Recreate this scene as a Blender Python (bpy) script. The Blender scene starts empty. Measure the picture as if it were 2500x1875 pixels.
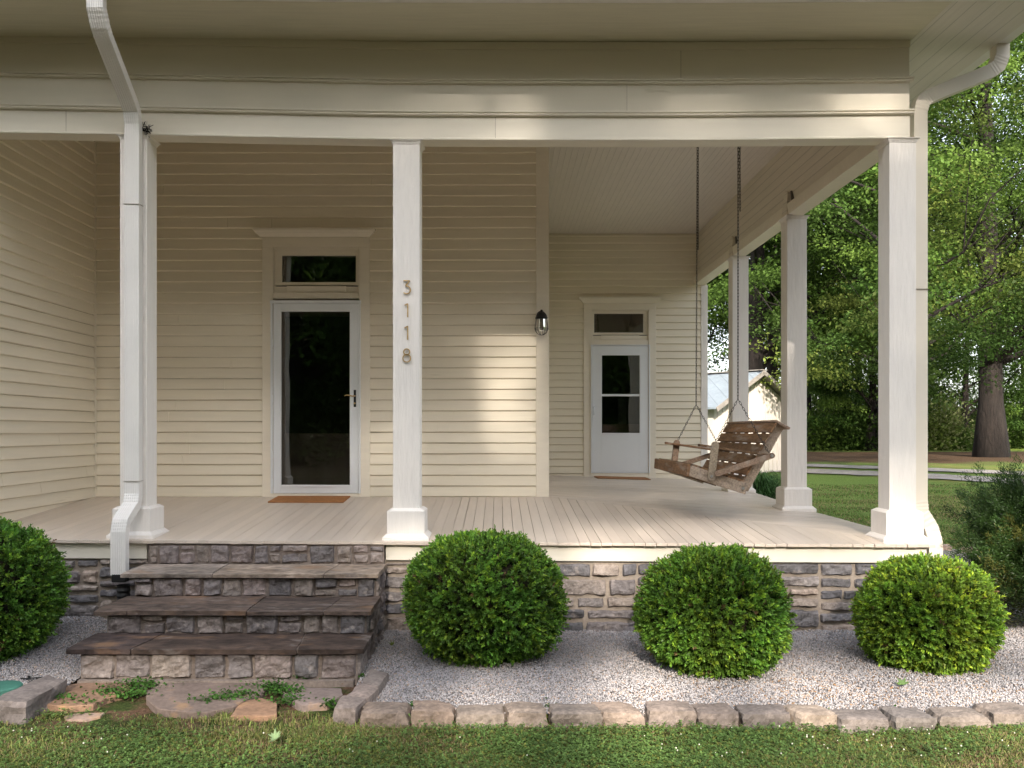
import bpy, math, random
import numpy as np
from mathutils import Vector, Matrix, noise as mnoise

random.seed(7); np.random.seed(7)
C = bpy.context.scene.collection
S = bpy.context.scene

# ------------------------------------------------------------------ camera, sky, sun
FPX = 2209.0; VX, VY = 1217.0, 1053.0          # focal length and vanishing point, in photo pixels
cam_d = bpy.data.cameras.new('camera'); cam = bpy.data.objects.new('camera', cam_d); C.objects.link(cam)
cam.location = (0, 0, 0); cam.rotation_euler = (math.pi/2, 0, 0)
cam_d.sensor_width = 36; cam_d.lens = FPX/2500*36
cam_d.shift_x = (1250-VX)/2500; cam_d.shift_y = (VY-937.5)/2500
cam_d.clip_start = .05; cam_d.clip_end = 2000
S.camera = cam

SUN_DIR = Vector((.03, 1, -.535)).normalized()  # the way the light travels
SUN_STRENGTH = 3.0; SKY_STRENGTH = .15; EXPOSURE = 1.92
w = bpy.data.worlds.new('World'); S.world = w; w.use_nodes = True
nt = w.node_tree; bg = nt.nodes['Background']
sky = nt.nodes.new('ShaderNodeTexSky'); sky.sky_type = 'NISHITA'; sky.sun_disc = False
sky.sun_elevation = math.radians(28.1); sky.sun_rotation = math.radians(180+1.7)
sky.dust_density = 3.0; sky.air_density = 1.0; sky.ozone_density = 1.0
hs = nt.nodes.new('ShaderNodeHueSaturation'); hs.inputs['Saturation'].default_value = .42; nt.links.new(sky.outputs[0], hs.inputs['Color'])
nt.links.new(hs.outputs[0], bg.inputs[0]); bg.inputs[1].default_value = SKY_STRENGTH
sd = bpy.data.lights.new('sun', 'SUN'); sd.energy = SUN_STRENGTH; sd.angle = math.radians(.9); sd.color = (1, .90, .78)
so = bpy.data.objects.new('sun', sd); C.objects.link(so); so.rotation_euler = SUN_DIR.to_track_quat('-Z', 'Y').to_euler()
so.location = (-2, -30, 20)
S.view_settings.view_transform = 'Standard'; S.view_settings.look = 'None'
S.view_settings.exposure = EXPOSURE; S.view_settings.gamma = 1; S.view_settings.use_curve_mapping = False
S.render.engine = 'CYCLES'
S.cycles.use_denoising = True; S.cycles.max_bounces = 8; S.cycles.diffuse_bounces = 5
S.cycles.transparent_max_bounces = 12; S.cycles.caustics_reflective = False; S.cycles.caustics_refractive = False

# ------------------------------------------------------------------ helpers
def s_at(d): return FPX/d
def P(px, py, d): return Vector(((px-VX)*d/FPX, d, (VY-py)*d/FPX))

class MB:
    def __init__(s): s.v = []; s.f = []; s.c = []; s.hasc = False
    def add(s, vs, fs, col=None):
        n = len(s.v); s.v += [tuple(v) for v in vs]; s.f += [tuple(n+i for i in f) for f in fs]
        if col is not None: s.hasc = True
        s.c += [col or (.5, .5, .5)]*len(vs)
    def box(s, x0, x1, y0, y1, z0, z1, col=None):
        s.add([(x0,y0,z0),(x1,y0,z0),(x1,y1,z0),(x0,y1,z0),(x0,y0,z1),(x1,y0,z1),(x1,y1,z1),(x0,y1,z1)],
              [(0,3,2,1),(4,5,6,7),(0,1,5,4),(1,2,6,5),(2,3,7,6),(3,0,4,7)], col)
    def hexa(s, b, t, col=None):   # 4 bottom corners ccw, 4 top corners
        s.add(list(b)+list(t), [(0,3,2,1),(4,5,6,7),(0,1,5,4),(1,2,6,5),(2,3,7,6),(3,0,4,7)], col)
    def frustum(s, cx, cy, z0, z1, hx0, hy0, hx1, hy1, col=None):
        s.hexa([(cx-hx0,cy-hy0,z0),(cx+hx0,cy-hy0,z0),(cx+hx0,cy+hy0,z0),(cx-hx0,cy+hy0,z0)],
               [(cx-hx1,cy-hy1,z1),(cx+hx1,cy-hy1,z1),(cx+hx1,cy+hy1,z1),(cx-hx1,cy+hy1,z1)], col)
    def bar(s, a, b, w, h, up=(0,0,1), col=None, roundend=False):   # square bar a->b, w across, h along up
        a = Vector(a); b = Vector(b); d = (b-a).normalized(); up = Vector(up)
        sd_ = d.cross(up).normalized(); u = sd_.cross(d).normalized()
        vs = []
        for p in (a, b):
            for i, j in ((-1,-1),(1,-1),(1,1),(-1,1)): vs.append(p+sd_*w/2*i+u*h/2*j)
        s.add(vs, [(0,3,2,1),(4,5,6,7),(0,1,5,4),(1,2,6,5),(2,3,7,6),(3,0,4,7)], col)
    def tube(s, pts, rad, n=8, col=None, cap=True):
        pts = [Vector(p) for p in pts]
        if not hasattr(rad, '__len__'): rad = [rad]*len(pts)
        ref = Vector((0, .31, .95)); vs = []; fs = []; prev = None
        for i, p in enumerate(pts):
            t = (pts[min(i+1, len(pts)-1)]-pts[max(i-1, 0)]).normalized()
            if prev is None:
                if abs(t.dot(ref)) > .95: ref = Vector((1, 0, 0))
                u = t.cross(ref).normalized()
            else: u = (prev-t*prev.dot(t)).normalized()
            prev = u; v = t.cross(u)
            for k in range(n):
                a = 2*math.pi*k/n; vs.append(p+(u*math.cos(a)+v*math.sin(a))*rad[i])
        for i in range(len(pts)-1):
            for k in range(n):
                k2 = (k+1) % n; fs.append((i*n+k, i*n+k2, (i+1)*n+k2, (i+1)*n+k))
        if cap: fs.append(tuple(range(n))[::-1]); fs.append(tuple((len(pts)-1)*n+k for k in range(n)))
        s.add(vs, fs, col)
    def lathe(s, cx, cy, prof, n=16, col=None):   # prof: (r, z)
        vs = []; fs = []
        for r, z in prof:
            for k in range(n):
                a = 2*math.pi*k/n; vs.append((cx+r*math.cos(a), cy+r*math.sin(a), z))
        for i in range(len(prof)-1):
            for k in range(n):
                k2 = (k+1) % n; fs.append((i*n+k, i*n+k2, (i+1)*n+k2, (i+1)*n+k))
        s.add(vs, fs, col)
    def prism_x(s, prof, xs, off=None, col=None, cap=True):   # closed profile [(y,z)] swept along the x stations
        n = len(prof); vs = []; fs = []
        for x in xs:
            for (y, z) in prof: vs.append((x, y, z+(off(x) if off else 0)))
        for i in range(len(xs)-1):
            for k in range(n):
                k2 = (k+1) % n; fs.append((i*n+k, i*n+k2, (i+1)*n+k2, (i+1)*n+k))
        if cap: fs.append(tuple(range(n))[::-1]); fs.append(tuple((len(xs)-1)*n+k for k in range(n)))
        s.add(vs, fs, col)
    def build(s, name, m, parent=None, smooth=False, bevel=0, seg=2):
        me = bpy.data.meshes.new(name); me.from_pydata(s.v, [], s.f); me.materials.append(m)
        if s.hasc:
            a = me.color_attributes.new('col', 'FLOAT_COLOR', 'POINT')
            a.data.foreach_set('color', np.hstack([np.array(s.c, dtype=np.float32), np.ones((len(s.c), 1), np.float32)]).ravel())
        me.validate(); me.update()
        o = bpy.data.objects.new(name, me); C.objects.link(o)
        if smooth: me.polygons.foreach_set('use_smooth', [True]*len(me.polygons))
        if bevel:
            b = o.modifiers.new('bevel', 'BEVEL'); b.width = bevel; b.segments = seg; b.limit_method = 'ANGLE'; b.angle_limit = math.radians(40)
        link(o, parent); return o

def link(o, parent):
    if parent is not None:
        o.parent = parent
        o.matrix_parent_inverse = Matrix.Translation(-world_loc(parent))
def world_loc(o):
    l = Vector(o.location)
    if o.parent: l = l + o.matrix_parent_inverse.translation + world_loc(o.parent)
    return l

def np_mesh(name, V, nper, m, parent=None, col=None, smooth=False):
    """V: (N*nper,3) separate polygons of nper corners each; col: (N,3)"""
    V = np.ascontiguousarray(V, dtype=np.float32); N = len(V)//nper
    me = bpy.data.meshes.new(name); me.vertices.add(len(V)); me.vertices.foreach_set('co', V.ravel())
    me.loops.add(len(V)); me.loops.foreach_set('vertex_index', np.arange(len(V), dtype=np.int32))
    me.polygons.add(N); me.polygons.foreach_set('loop_start', np.arange(0, len(V), nper, dtype=np.int32))
    try: me.polygons.foreach_set('loop_total', np.full(N, nper, dtype=np.int32))
    except Exception: pass
    me.update(calc_edges=True); me.materials.append(m)
    if col is not None:
        a = me.color_attributes.new('col', 'FLOAT_COLOR', 'POINT')
        c = np.repeat(np.asarray(col, dtype=np.float32), nper, axis=0)
        a.data.foreach_set('color', np.hstack([c, np.ones((len(c), 1), np.float32)]).ravel())
    o = bpy.data.objects.new(name, me); C.objects.link(o)
    if parent is not None: link(o, parent)
    return o

def idx_mesh(name, V, F, m, parent=None, col=None, smooth=False):
    V = np.ascontiguousarray(V, dtype=np.float32); F = np.ascontiguousarray(F, dtype=np.int32)
    k = F.shape[1]
    me = bpy.data.meshes.new(name); me.vertices.add(len(V)); me.vertices.foreach_set('co', V.ravel())
    me.loops.add(F.size); me.loops.foreach_set('vertex_index', F.ravel())
    me.polygons.add(len(F)); me.polygons.foreach_set('loop_start', np.arange(0, F.size, k, dtype=np.int32))
    me.update(calc_edges=True); me.materials.append(m)
    if col is not None:
        a = me.color_attributes.new('col', 'FLOAT_COLOR', 'POINT')
        a.data.foreach_set('color', np.hstack([np.asarray(col, np.float32), np.ones((len(V), 1), np.float32)]).ravel())
    if smooth: me.polygons.foreach_set('use_smooth', [True]*len(F))
    o = bpy.data.objects.new(name, me); C.objects.link(o)
    if parent is not None: link(o, parent)
    return o

def tag(o, label=None, cat=None, group=None, kind=None):
    if label: o['label'] = label
    if cat: o['category'] = cat
    if group: o['group'] = group
    if kind: o['kind'] = kind
    return o
def thing(name, label, cat, loc=(0,0,0), group=None):
    o = bpy.data.objects.new(name, None); C.objects.link(o); o.location = loc; o.empty_display_size = .1
    return tag(o, label, cat, group)

# ------------------------------------------------------------------ materials
def mat(name, base=(.5,.5,.5), rough=.6, attr=False, n1=(3, .12), n2=None, bump=None, bump2=None, stretch=(1,1,1), spec=.4,
        transl=0, metal=0, dark=None, speck=None, groove=None, coat=0):
    """base colour (or the 'col' attribute) times two noises; bump = (scale, strength, distance)"""
    m = bpy.data.materials.new(name); m.use_nodes = True; t = m.node_tree; N = t.nodes; L = t.links
    b = N['Principled BSDF']; b.inputs['Roughness'].default_value = rough
    b.inputs['Specular IOR Level'].default_value = spec; b.inputs['Metallic'].default_value = metal
    if coat: b.inputs['Coat Weight'].default_value = coat
    tc = N.new('ShaderNodeTexCoord'); mp = N.new('ShaderNodeMapping'); L.new(tc.outputs['Object'], mp.inputs[0])
    mp.inputs['Scale'].default_value = stretch
    if attr:
        a = N.new('ShaderNodeAttribute'); a.attribute_name = 'col'; cur = a.outputs['Color']
    else:
        r = N.new('ShaderNodeRGB'); r.outputs[0].default_value = (*base, 1); cur = r.outputs[0]
    def nz(scale, detail=5, rough_=.55):
        n = N.new('ShaderNodeTexNoise'); n.inputs['Scale'].default_value = scale; n.inputs['Detail'].default_value = detail
        n.inputs['Roughness'].default_value = rough_; L.new(mp.outputs[0], n.inputs['Vector']); return n.outputs['Fac']
    def mulc(cur, fac, lo, hi, c0=None, f0=.3, f1=.7):
        mr = N.new('ShaderNodeMapRange'); L.new(fac, mr.inputs[0]); mr.inputs[1].default_value = f0; mr.inputs[2].default_value = f1
        mr.inputs[3].default_value = lo; mr.inputs[4].default_value = hi
        mx = N.new('ShaderNodeMix'); mx.data_type = 'RGBA'; mx.blend_type = 'MULTIPLY'; mx.inputs[0].default_value = 1
        L.new(cur, mx.inputs[6]); L.new(mr.outputs[0], mx.inputs[7]); return mx.outputs[2]
    for n in (n1, n2):
        if n: cur = mulc(cur, nz(n[0]), 1-n[1], 1+n[1])
    def mixto(cur, fac, col, f0, f1, amt=1):
        mr = N.new('ShaderNodeMapRange'); L.new(fac, mr.inputs[0]); mr.inputs[1].default_value = f0; mr.inputs[2].default_value = f1
        mr.inputs[4].default_value = amt
        mx = N.new('ShaderNodeMix'); mx.data_type = 'RGBA'; L.new(mr.outputs[0], mx.inputs[0]); L.new(cur, mx.inputs[6])
        mx.inputs[7].default_value = (*col, 1); return mx.outputs[2]
    for dk in (dark if isinstance(dark, list) else [dark] if dark else []):    # (scale, colour, from, to)
        cur = mixto(cur, nz(dk[0]), dk[1], dk[2], dk[3], dk[4] if len(dk) > 4 else 1)
    if groove:    # (axis, period, width, depth colour)
        sx = N.new('ShaderNodeSeparateXYZ'); L.new(tc.outputs['Object'], sx.inputs[0])
        md = N.new('ShaderNodeMath'); md.operation = 'PINGPONG'; md.inputs[1].default_value = groove[1]/2
        L.new(sx.outputs[groove[0]], md.inputs[0])
        gm = N.new('ShaderNodeMapRange'); L.new(md.outputs[0], gm.inputs[0]); gm.inputs[1].default_value = 0; gm.inputs[2].default_value = groove[2]
        cur = mulc(cur, gm.outputs[0], groove[3], 1, f0=0, f1=1)
    L.new(cur, b.inputs['Base Color'])
    prev = None
    for bp in (bump, bump2):
        if not bp: continue
        bn = N.new('ShaderNodeBump'); L.new(nz(bp[0], 8, .6), bn.inputs['Height']); bn.inputs['Strength'].default_value = bp[1]
        bn.inputs['Distance'].default_value = bp[2]
        if prev: L.new(prev, bn.inputs['Normal'])
        prev = bn.outputs[0]
    if groove:
        bn = N.new('ShaderNodeBump'); L.new(gm.outputs[0], bn.inputs['Height']); bn.inputs['Strength'].default_value = .8; bn.inputs['Distance'].default_value = .004
        if prev: L.new(prev, bn.inputs['Normal'])
        prev = bn.outputs[0]
    if prev: L.new(prev, b.inputs['Normal'])
    if transl:
        tr = N.new('ShaderNodeBsdfTranslucent'); L.new(cur, tr.inputs[0]); mx = N.new('ShaderNodeMixShader'); mx.inputs[0].default_value = transl
        L.new(b.outputs[0], mx.inputs[1]); L.new(tr.outputs[0], mx.inputs[2]); L.new(mx.outputs[0], N['Material Output'].inputs[0])
    return m

CREAM = (.785, .712, .572); WHITE = (.82, .775, .725)
m_siding = mat('siding_paint', CREAM, .5, n1=(.9, .05), n2=(14, .035), bump=(30, .25, .003), stretch=(.12, 1, 1.6), dark=(7, (.40,.33,.22), .70, .80, .5))
m_sidingy = mat('siding_paint_along', CREAM, .5, n1=(.9, .05), n2=(14, .035), bump=(30, .25, .003), stretch=(1, .12, 1.6), dark=(7, (.40,.33,.22), .70, .80, .5))
m_trim = mat('trim_paint', (.785, .718, .60), .45, n1=(1.3, .04), n2=(20, .03), bump=(25, .15, .002), stretch=(.15, 1, 1))
m_frieze = mat('frieze_paint', (.775, .722, .615), .42, n1=(.8, .05), n2=(9, .03), bump=(9, .2, .003), stretch=(.12, 1, 1), dark=(16, (.38,.34,.22), .70, .80, .5))
m_col = mat('column_paint', WHITE, .5, n1=(2, .03), n2=(30, .03), bump=(34, 1.0, .006), bump2=(10, .8, .010), stretch=(1, 1, .14), dark=(6, (.55,.48,.38), .68, .85, .35))
m_col2 = mat('cream_metal_paint', (.76, .70, .60), .35, n1=(3, .03))
m_soffit = mat('soffit_paint', (.66, .62, .48), .55, n1=(1, .05), n2=(30, .05), bump=(30, .35, .003), stretch=(.08, 1, 1), dark=(22, (.3,.25,.17), .70, .82, .7))
m_soffit_side = mat('soffit_side_paint', (.70, .66, .58), .55, n1=(1, .05), n2=(30, .04), bump=(30, .35, .003), stretch=(1, .08, 1), groove=(0, .14, .004, .55))
m_ceiling = mat('ceiling_paint', (.74, .68, .62), .5, n1=(1, .04), n2=(20, .03), stretch=(1, .2, 1), groove=(0, .07, .004, .90), dark=(18, (.3,.25,.17), .72, .85, .5))
m_inner = mat('inner_beam_paint', (.70, .63, .53), .55, n1=(1, .05), n2=(24, .05), bump=(20, .3, .003), stretch=(1, .08, 1), groove=(2, .10, .005, .6))
m_floor = mat('floor_paint', attr=True, rough=.38, n1=(1.2, .06), n2=(16, .04), bump=(22, .2, .002), stretch=(1, .12, 1), dark=(5, (.38,.31,.25), .66, .9, .5))
m_floor2 = mat('floor_paint_side', attr=True, rough=.38, n1=(1.2, .06), n2=(16, .04), bump=(22, .2, .002), stretch=(.12, 1, 1), dark=(5, (.38,.31,.25), .66, .9, .5))
m_lap_shadow = mat('lap_joint_shade', (.36, .28, .20), .9, n1=(9, .4))  # brown of the lap cracks, with the lap shadow in the colour
m_vinyl = mat('white_vinyl', (.76, .78, .80), .35, n1=(2, .02))
m_alu = mat('downspout_metal', (.80, .77, .73), .32, n1=(3, .03), dark=(14, (.5,.47,.38), .68, .9, .4), coat=.2)
m_mortar = mat('mortar', (.32, .27, .225), .9, n1=(4, .15), n2=(40, .15), bump=(60, .6, .006), dark=(2.5, (.20,.16,.13), .58, .75, .7))
m_mortar2 = mat('old_mortar', (.22, .18, .155), .95, n1=(4, .2), n2=(40, .25), bump=(60, .8, .008))
m_stone = mat('foundation_stone', attr=True, rough=.8, n1=(7, .3), n2=(38, .28), bump=(16, 1, .016), bump2=(70, .6, .005), dark=[(13, (.44,.38,.34), .60, .68, .55), (6, (.07,.06,.06), .62, .75, .5)])
m_tread = mat('tread_stone', attr=True, rough=.8, n1=(4, .45), n2=(22, .5), bump=(14, .9, .014), bump2=(80, .4, .003), stretch=(.6, 1, 1), dark=[(5, (.30,.17,.09), .56, .70, .6), (7, (.30,.26,.235), .60, .70, .55)])
m_edge = mat('edging_concrete', attr=True, rough=.9, n1=(7, .26), n2=(40, .28), bump=(45, .8, .008), bump2=(160, .6, .003), dark=(9, (.10,.085,.065), .62, .8, .5))
m_flag = mat('flagstone', attr=True, rough=.9, n1=(5, .22), n2=(35, .2), bump=(18, .6, .012), bump2=(90, .4, .003), dark=[(5, (.42,.25,.12), .57, .68, .6), (9, (.10,.075,.055), .60, .72, .6)])
m_brass = mat('brass', (.55, .38, .17), .4, metal=.55, n1=(30, .15), spec=.5)
m_black = mat('black_metal', (.012, .012, .013), .45, n1=(20, .2))
m_rubber = mat('black_plastic', (.015, .015, .015), .5, n1=(20, .1))
m_chain = mat('chain_steel', (.055, .045, .04), .6, metal=.3, n1=(40, .4))
m_coir = mat('coir_mat', (.40, .185, .075), .95, n1=(20, .15), n2=(220, .45), bump=(260, 1, .006), spec=.1)
m_coir_worn = mat('coir_mat_worn', (.33, .17, .085), .95, n1=(20, .15), n2=(220, .4), bump=(260, 1, .006), spec=.1)
m_wood = mat('weathered_wood', attr=True, rough=.85, n1=(5, .25), n2=(32, .35), bump=(26, .7, .006), stretch=(2.2, .35, 2.2), dark=[(6, (.34,.29,.245), .54, .68, .6), (9, (.20,.19,.09), .64, .74, .5), (14, (.05,.035,.022), .66, .76, .6)])
m_bolt = mat('steel_bolt', (.45, .44, .43), .4, metal=.9)
m_inner_door = mat('dark_door', (.30, .235, .20), .5, n1=(5, .2), stretch=(1, 1, .2))
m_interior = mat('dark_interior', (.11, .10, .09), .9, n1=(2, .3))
m_curtain = mat('pale_fabric', (.30, .31, .30), .9, n1=(6, .3))
m_shingle = mat('roof_shingle', (.12, .11, .10), .9, n1=(9, .2), n2=(60, .3), bump=(40, .5, .01))
m_barnwall = mat('barn_paint', (.50, .46, .41), .7, n1=(1, .05), n2=(12, .05), stretch=(1,1,.2), bump=(14, .4, .01))
m_barnroof = mat('barn_roof_metal', (.25, .29, .33), .45, n1=(2, .1), n2=(12, .1), metal=.2, groove=(0, .3, .02, .7))
m_boardgrey = mat('grey_board', (.22, .20, .18), .85, n1=(8, .25))
m_bark = mat('tree_bark', (.015, .011, .009), .95, n1=(3, .3), n2=(14, .4), bump=(9, 1, .06), stretch=(1.6, 1.6, .35), dark=(2.5, (.034,.027,.022), .55, .7, .5))
m_leaf = mat('tree_leaves', attr=True, rough=.6, n1=(.5, .25), transl=.45, spec=.15)
m_box = mat('boxwood_leaves', attr=True, rough=.42, n1=(2.5, .22), transl=.25, spec=.35)
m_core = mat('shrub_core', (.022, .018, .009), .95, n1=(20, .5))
m_blade = mat('grass_blades', attr=True, rough=.6, n1=(1.5, .2), transl=.3, spec=.25)
m_flower = mat('clover_flower', (.62, .60, .50), .8)
m_litter = mat('dry_leaf', attr=True, rough=.8, n1=(30, .2))
m_lid = mat('green_plastic', (.055, .17, .13), .5, n1=(20, .12))
m_gravel_stone = mat('gravel_stones', attr=True, rough=.85, n1=(60, .12), spec=.3)
m_rust = mat('orange_sealant', (.65, .20, .03), .6)

def glass_mat():
    m = bpy.data.materials.new('window_glass'); m.use_nodes = True; t = m.node_tree; N = t.nodes; L = t.links
    N.remove(N['Principled BSDF'])
    tr = N.new('ShaderNodeBsdfTransparent'); tr.inputs[0].default_value = (.75, .76, .75, 1)
    gl = N.new('ShaderNodeBsdfGlossy'); gl.inputs['Roughness'].default_value = .015; gl.inputs[0].default_value = (.95, .97, .95, 1)
    fr = N.new('ShaderNodeFresnel'); fr.inputs[0].default_value = 1.85
    tc = N.new('ShaderNodeTexCoord'); n = N.new('ShaderNodeTexNoise'); n.inputs['Scale'].default_value = 2.2; n.inputs['Detail'].default_value = 1
    L.new(tc.outputs['Object'], n.inputs[0]); b = N.new('ShaderNodeBump'); b.inputs['Strength'].default_value = .08; b.inputs['Distance'].default_value = .02
    L.new(n.outputs[0], b.inputs['Height']); L.new(b.outputs[0], gl.inputs['Normal'])
    mx = N.new('ShaderNodeMixShader'); L.new(fr.outputs[0], mx.inputs[0]); L.new(tr.outputs[0], mx.inputs[1]); L.new(gl.outputs[0], mx.inputs[2])
    L.new(mx.outputs[0], N['Material Output'].inputs[0]); return m
m_glass = glass_mat()

# ------------------------------------------------------------------ terrain
def sstep(a, b, x):
    t = np.clip((x-a)/(b-a), 0, 1); return t*t*(3-2*t)
def G(x, y):   # ground height (eye level is 0)
    x = np.asarray(x, float); y = np.asarray(y, float)
    z = -1.655+.03*sstep(5.0, 6.8, y)+.68*sstep(10.5, 34, y)
    z = z+.11*sstep(-2.7, -3.3, x)*sstep(5.7, 7.0, y)*(1-sstep(9, 12, y))
    z = z+.35*sstep(50, 120, y)
    return z
def g(x, y): return float(G(x, y))
def ray_ground(px, py):
    a, b = 2.0, 300.0
    for _ in range(60):
        m_ = (a+b)/2; z = (VY-py)*m_/FPX
        if z > g((px-VX)*m_/FPX, m_): a = m_
        else: b = m_
    return Vector(((px-VX)*a/FPX, a, (VY-py)*a/FPX))

def ground_material():
    m = bpy.data.materials.new('lawn_soil'); m.use_nodes = True; t = m.node_tree; N = t.nodes; L = t.links
    b = N['Principled BSDF']; b.inputs['Roughness'].default_value = .95; b.inputs['Specular IOR Level'].default_value = .15
    tc = N.new('ShaderNodeTexCoord'); sx = N.new('ShaderNodeSeparateXYZ'); L.new(tc.outputs['Object'], sx.inputs[0])
    def nz(sc, d=6, r=.6, vec=None):
        n = N.new('ShaderNodeTexNoise'); n.inputs['Scale'].default_value = sc; n.inputs['Detail'].default_value = d; n.inputs['Roughness'].default_value = r
        L.new(vec or tc.outputs['Object'], n.inputs[0]); return n.outputs[0]
    def ramp(fac, stops):
        r = N.new('ShaderNodeValToRGB'); L.new(fac, r.inputs[0]); e = r.color_ramp.elements
        while len(e) < len(stops): e.new(.5)
        for i, (p, c) in enumerate(stops): e[i].position = p; e[i].color = (*c, 1)
        return r.outputs[0]
    def mix(f, a, c):
        x = N.new('ShaderNodeMix'); x.data_type = 'RGBA'; L.new(f, x.inputs[0]); L.new(a, x.inputs[6]); L.new(c, x.inputs[7]); return x.outputs[2]
    def mr(v, a, b_, lo=0, hi=1):
        n = N.new('ShaderNodeMapRange'); n.interpolation_type = 'SMOOTHSTEP'; L.new(v, n.inputs[0]); n.inputs[1].default_value = a; n.inputs[2].default_value = b_
        n.inputs[3].default_value = lo; n.inputs[4].default_value = hi; return n.outputs[0]
    def mul(a, c):
        n = N.new('ShaderNodeMath'); n.operation = 'MULTIPLY'; L.new(a, n.inputs[0]); L.new(c, n.inputs[1]); return n.outputs[0]
    fine = nz(45, 8, .7)
    far = ramp(fine, [(.3, (.055, .10, .02)), (.5, (.12, .19, .04)), (.7, (.22, .27, .08))])
    yel = ramp(fine, [(.3, (.09, .10, .025)), (.7, (.25, .24, .08))])
    far = mix(mr(nz(.45, 4), .48, .64, 0, .75), far, yel)
    near = ramp(nz(60, 8, .7), [(.3, (.06, .035, .022)), (.55, (.16, .095, .06)), (.75, (.26, .18, .12))])
    mossy = ramp(fine, [(.3, (.02, .03, .008)), (.7, (.07, .10, .025))])
    near = mix(mr(nz(5, 5), .42, .58), near, mossy)
    base = mix(mr(sx.outputs[1], 6.8, 7.6), near, far)
    wob = N.new('ShaderNodeMath'); wob.operation = 'MULTIPLY_ADD'; L.new(nz(.35, 5), wob.inputs[0]); wob.inputs[1].default_value = 7; L.new(sx.outputs[1], wob.inputs[2])
    lit = ramp(fine, [(.3, (.035, .02, .012)), (.6, (.10, .062, .035)), (.8, (.17, .13, .075))])
    band = mul(mr(wob.outputs[0], 30.5, 33.5), mr(wob.outputs[0], 47, 44))
    base = mix(band, base, lit)
    mead = ramp(fine, [(.3, (.10, .15, .02)), (.6, (.22, .30, .05)), (.8, (.36, .36, .10))])
    base = mix(mr(wob.outputs[0], 47, 49), base, mead)
    L.new(base, b.inputs['Base Color'])
    bn = N.new('ShaderNodeBump'); L.new(fine, bn.inputs['Height']); bn.inputs['Strength'].default_value = .9; bn.inputs['Distance'].default_value = .03; L.new(bn.outputs[0], b.inputs['Normal'])
    return m
xs = np.unique(np.concatenate([np.linspace(-400, -30, 14), np.linspace(-30, -8, 12), np.linspace(-8, 8, 65), np.linspace(8, 40, 33), np.linspace(40, 400, 14)]))
ys = np.unique(np.concatenate([np.linspace(-300, -20, 10), np.linspace(-20, 3, 12), np.linspace(3, 13, 61), np.linspace(13, 70, 58), np.linspace(70, 500, 18)]))
XX, YY = np.meshgrid(xs, ys); ZZ = G(XX, YY)
XXf, YYf = XX.ravel(), YY.ravel()
V = np.stack([XXf, YYf, ZZ.ravel()+.006*np.sin(XXf*7.3)*np.cos(YYf*6.1)], 1)
nx, ny = len(xs), len(ys)
ii, jj = np.meshgrid(np.arange(ny-1), np.arange(nx-1), indexing='ij'); q = (ii*nx+jj).ravel()
tag(idx_mesh('ground', V, np.stack([q, q+1, q+nx+1, q+nx], 1), ground_material(), smooth=True), kind='structure')

def gravel_material():
    m = bpy.data.materials.new('gravel'); m.use_nodes = True; t = m.node_tree; N = t.nodes; L = t.links
    b = N['Principled BSDF']; b.inputs['Roughness'].default_value = .9; b.inputs['Specular IOR Level'].default_value = .2
    tc = N.new('ShaderNodeTexCoord'); v = N.new('ShaderNodeTexVoronoi'); v.inputs['Scale'].default_value = 85; L.new(tc.outputs['Object'], v.inputs[0])
    v2 = N.new('ShaderNodeTexVoronoi'); v2.feature = 'DISTANCE_TO_EDGE'; v2.inputs['Scale'].default_value = 85; L.new(tc.outputs['Object'], v2.inputs[0])
    sx = N.new('ShaderNodeSeparateColor'); L.new(v.outputs['Color'], sx.inputs[0])
    r = N.new('ShaderNodeValToRGB'); L.new(sx.outputs[0], r.inputs[0]); e = r.color_ramp.elements
    e[0].color = (.22, .21, .215, 1); e[1].color = (.50, .47, .46, 1); x = e.new(.5); x.color = (.34, .32, .32, 1)
    mr = N.new('ShaderNodeMapRange'); L.new(v2.outputs[0], mr.inputs[0]); mr.inputs[2].default_value = .12; mr.inputs[3].default_value = .2
    mx = N.new('ShaderNodeMix'); mx.data_type = 'RGBA'; mx.blend_type = 'MULTIPLY'; mx.inputs[0].default_value = 1
    L.new(r.outputs[0], mx.inputs[6]); L.new(mr.outputs[0], mx.inputs[7]); L.new(mx.outputs[2], b.inputs['Base Color'])
    bn = N.new('ShaderNodeBump'); L.new(mr.outputs[0], bn.inputs['Height']); bn.inputs['Strength'].default_value = 1; bn.inputs['Distance'].default_value = .008
    L.new(bn.outputs[0], b.inputs['Normal']); return m
m_gravel = gravel_material()

def in_poly(px, py, poly):
    inside = np.zeros(len(px), bool); n = len(poly)
    for i in range(n):
        x1, y1 = poly[i]; x2, y2 = poly[(i+1) % n]
        c = ((y1 > py) != (y2 > py)) & (px < (x2-x1)*(py-y1)/((y2-y1) or 1e-9)+x1); inside ^= c
    return inside
def bedz(x, y): return G(x, y)+.035
def bed(name, poly):
    x0, x1 = min(p[0] for p in poly), max(p[0] for p in poly); y0, y1 = min(p[1] for p in poly), max(p[1] for p in poly)
    # a strip-wise sheet following the ground inside the outline
    mb = MB(); st = .12
    for i in range(int((x1-x0)/st)+1):
        for j in range(int((y1-y0)/st)+1):
            a, b = x0+i*st, y0+j*st
            if in_poly(np.array([a+st/2]), np.array([b+st/2]), poly)[0]:
                q = [(a, b), (a+st, b), (a+st, b+st), (a, b+st)]
                mb.add([(u, v_, float(bedz(u, v_))) for u, v_ in q], [(0, 1, 2, 3)])
    return mb
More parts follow.
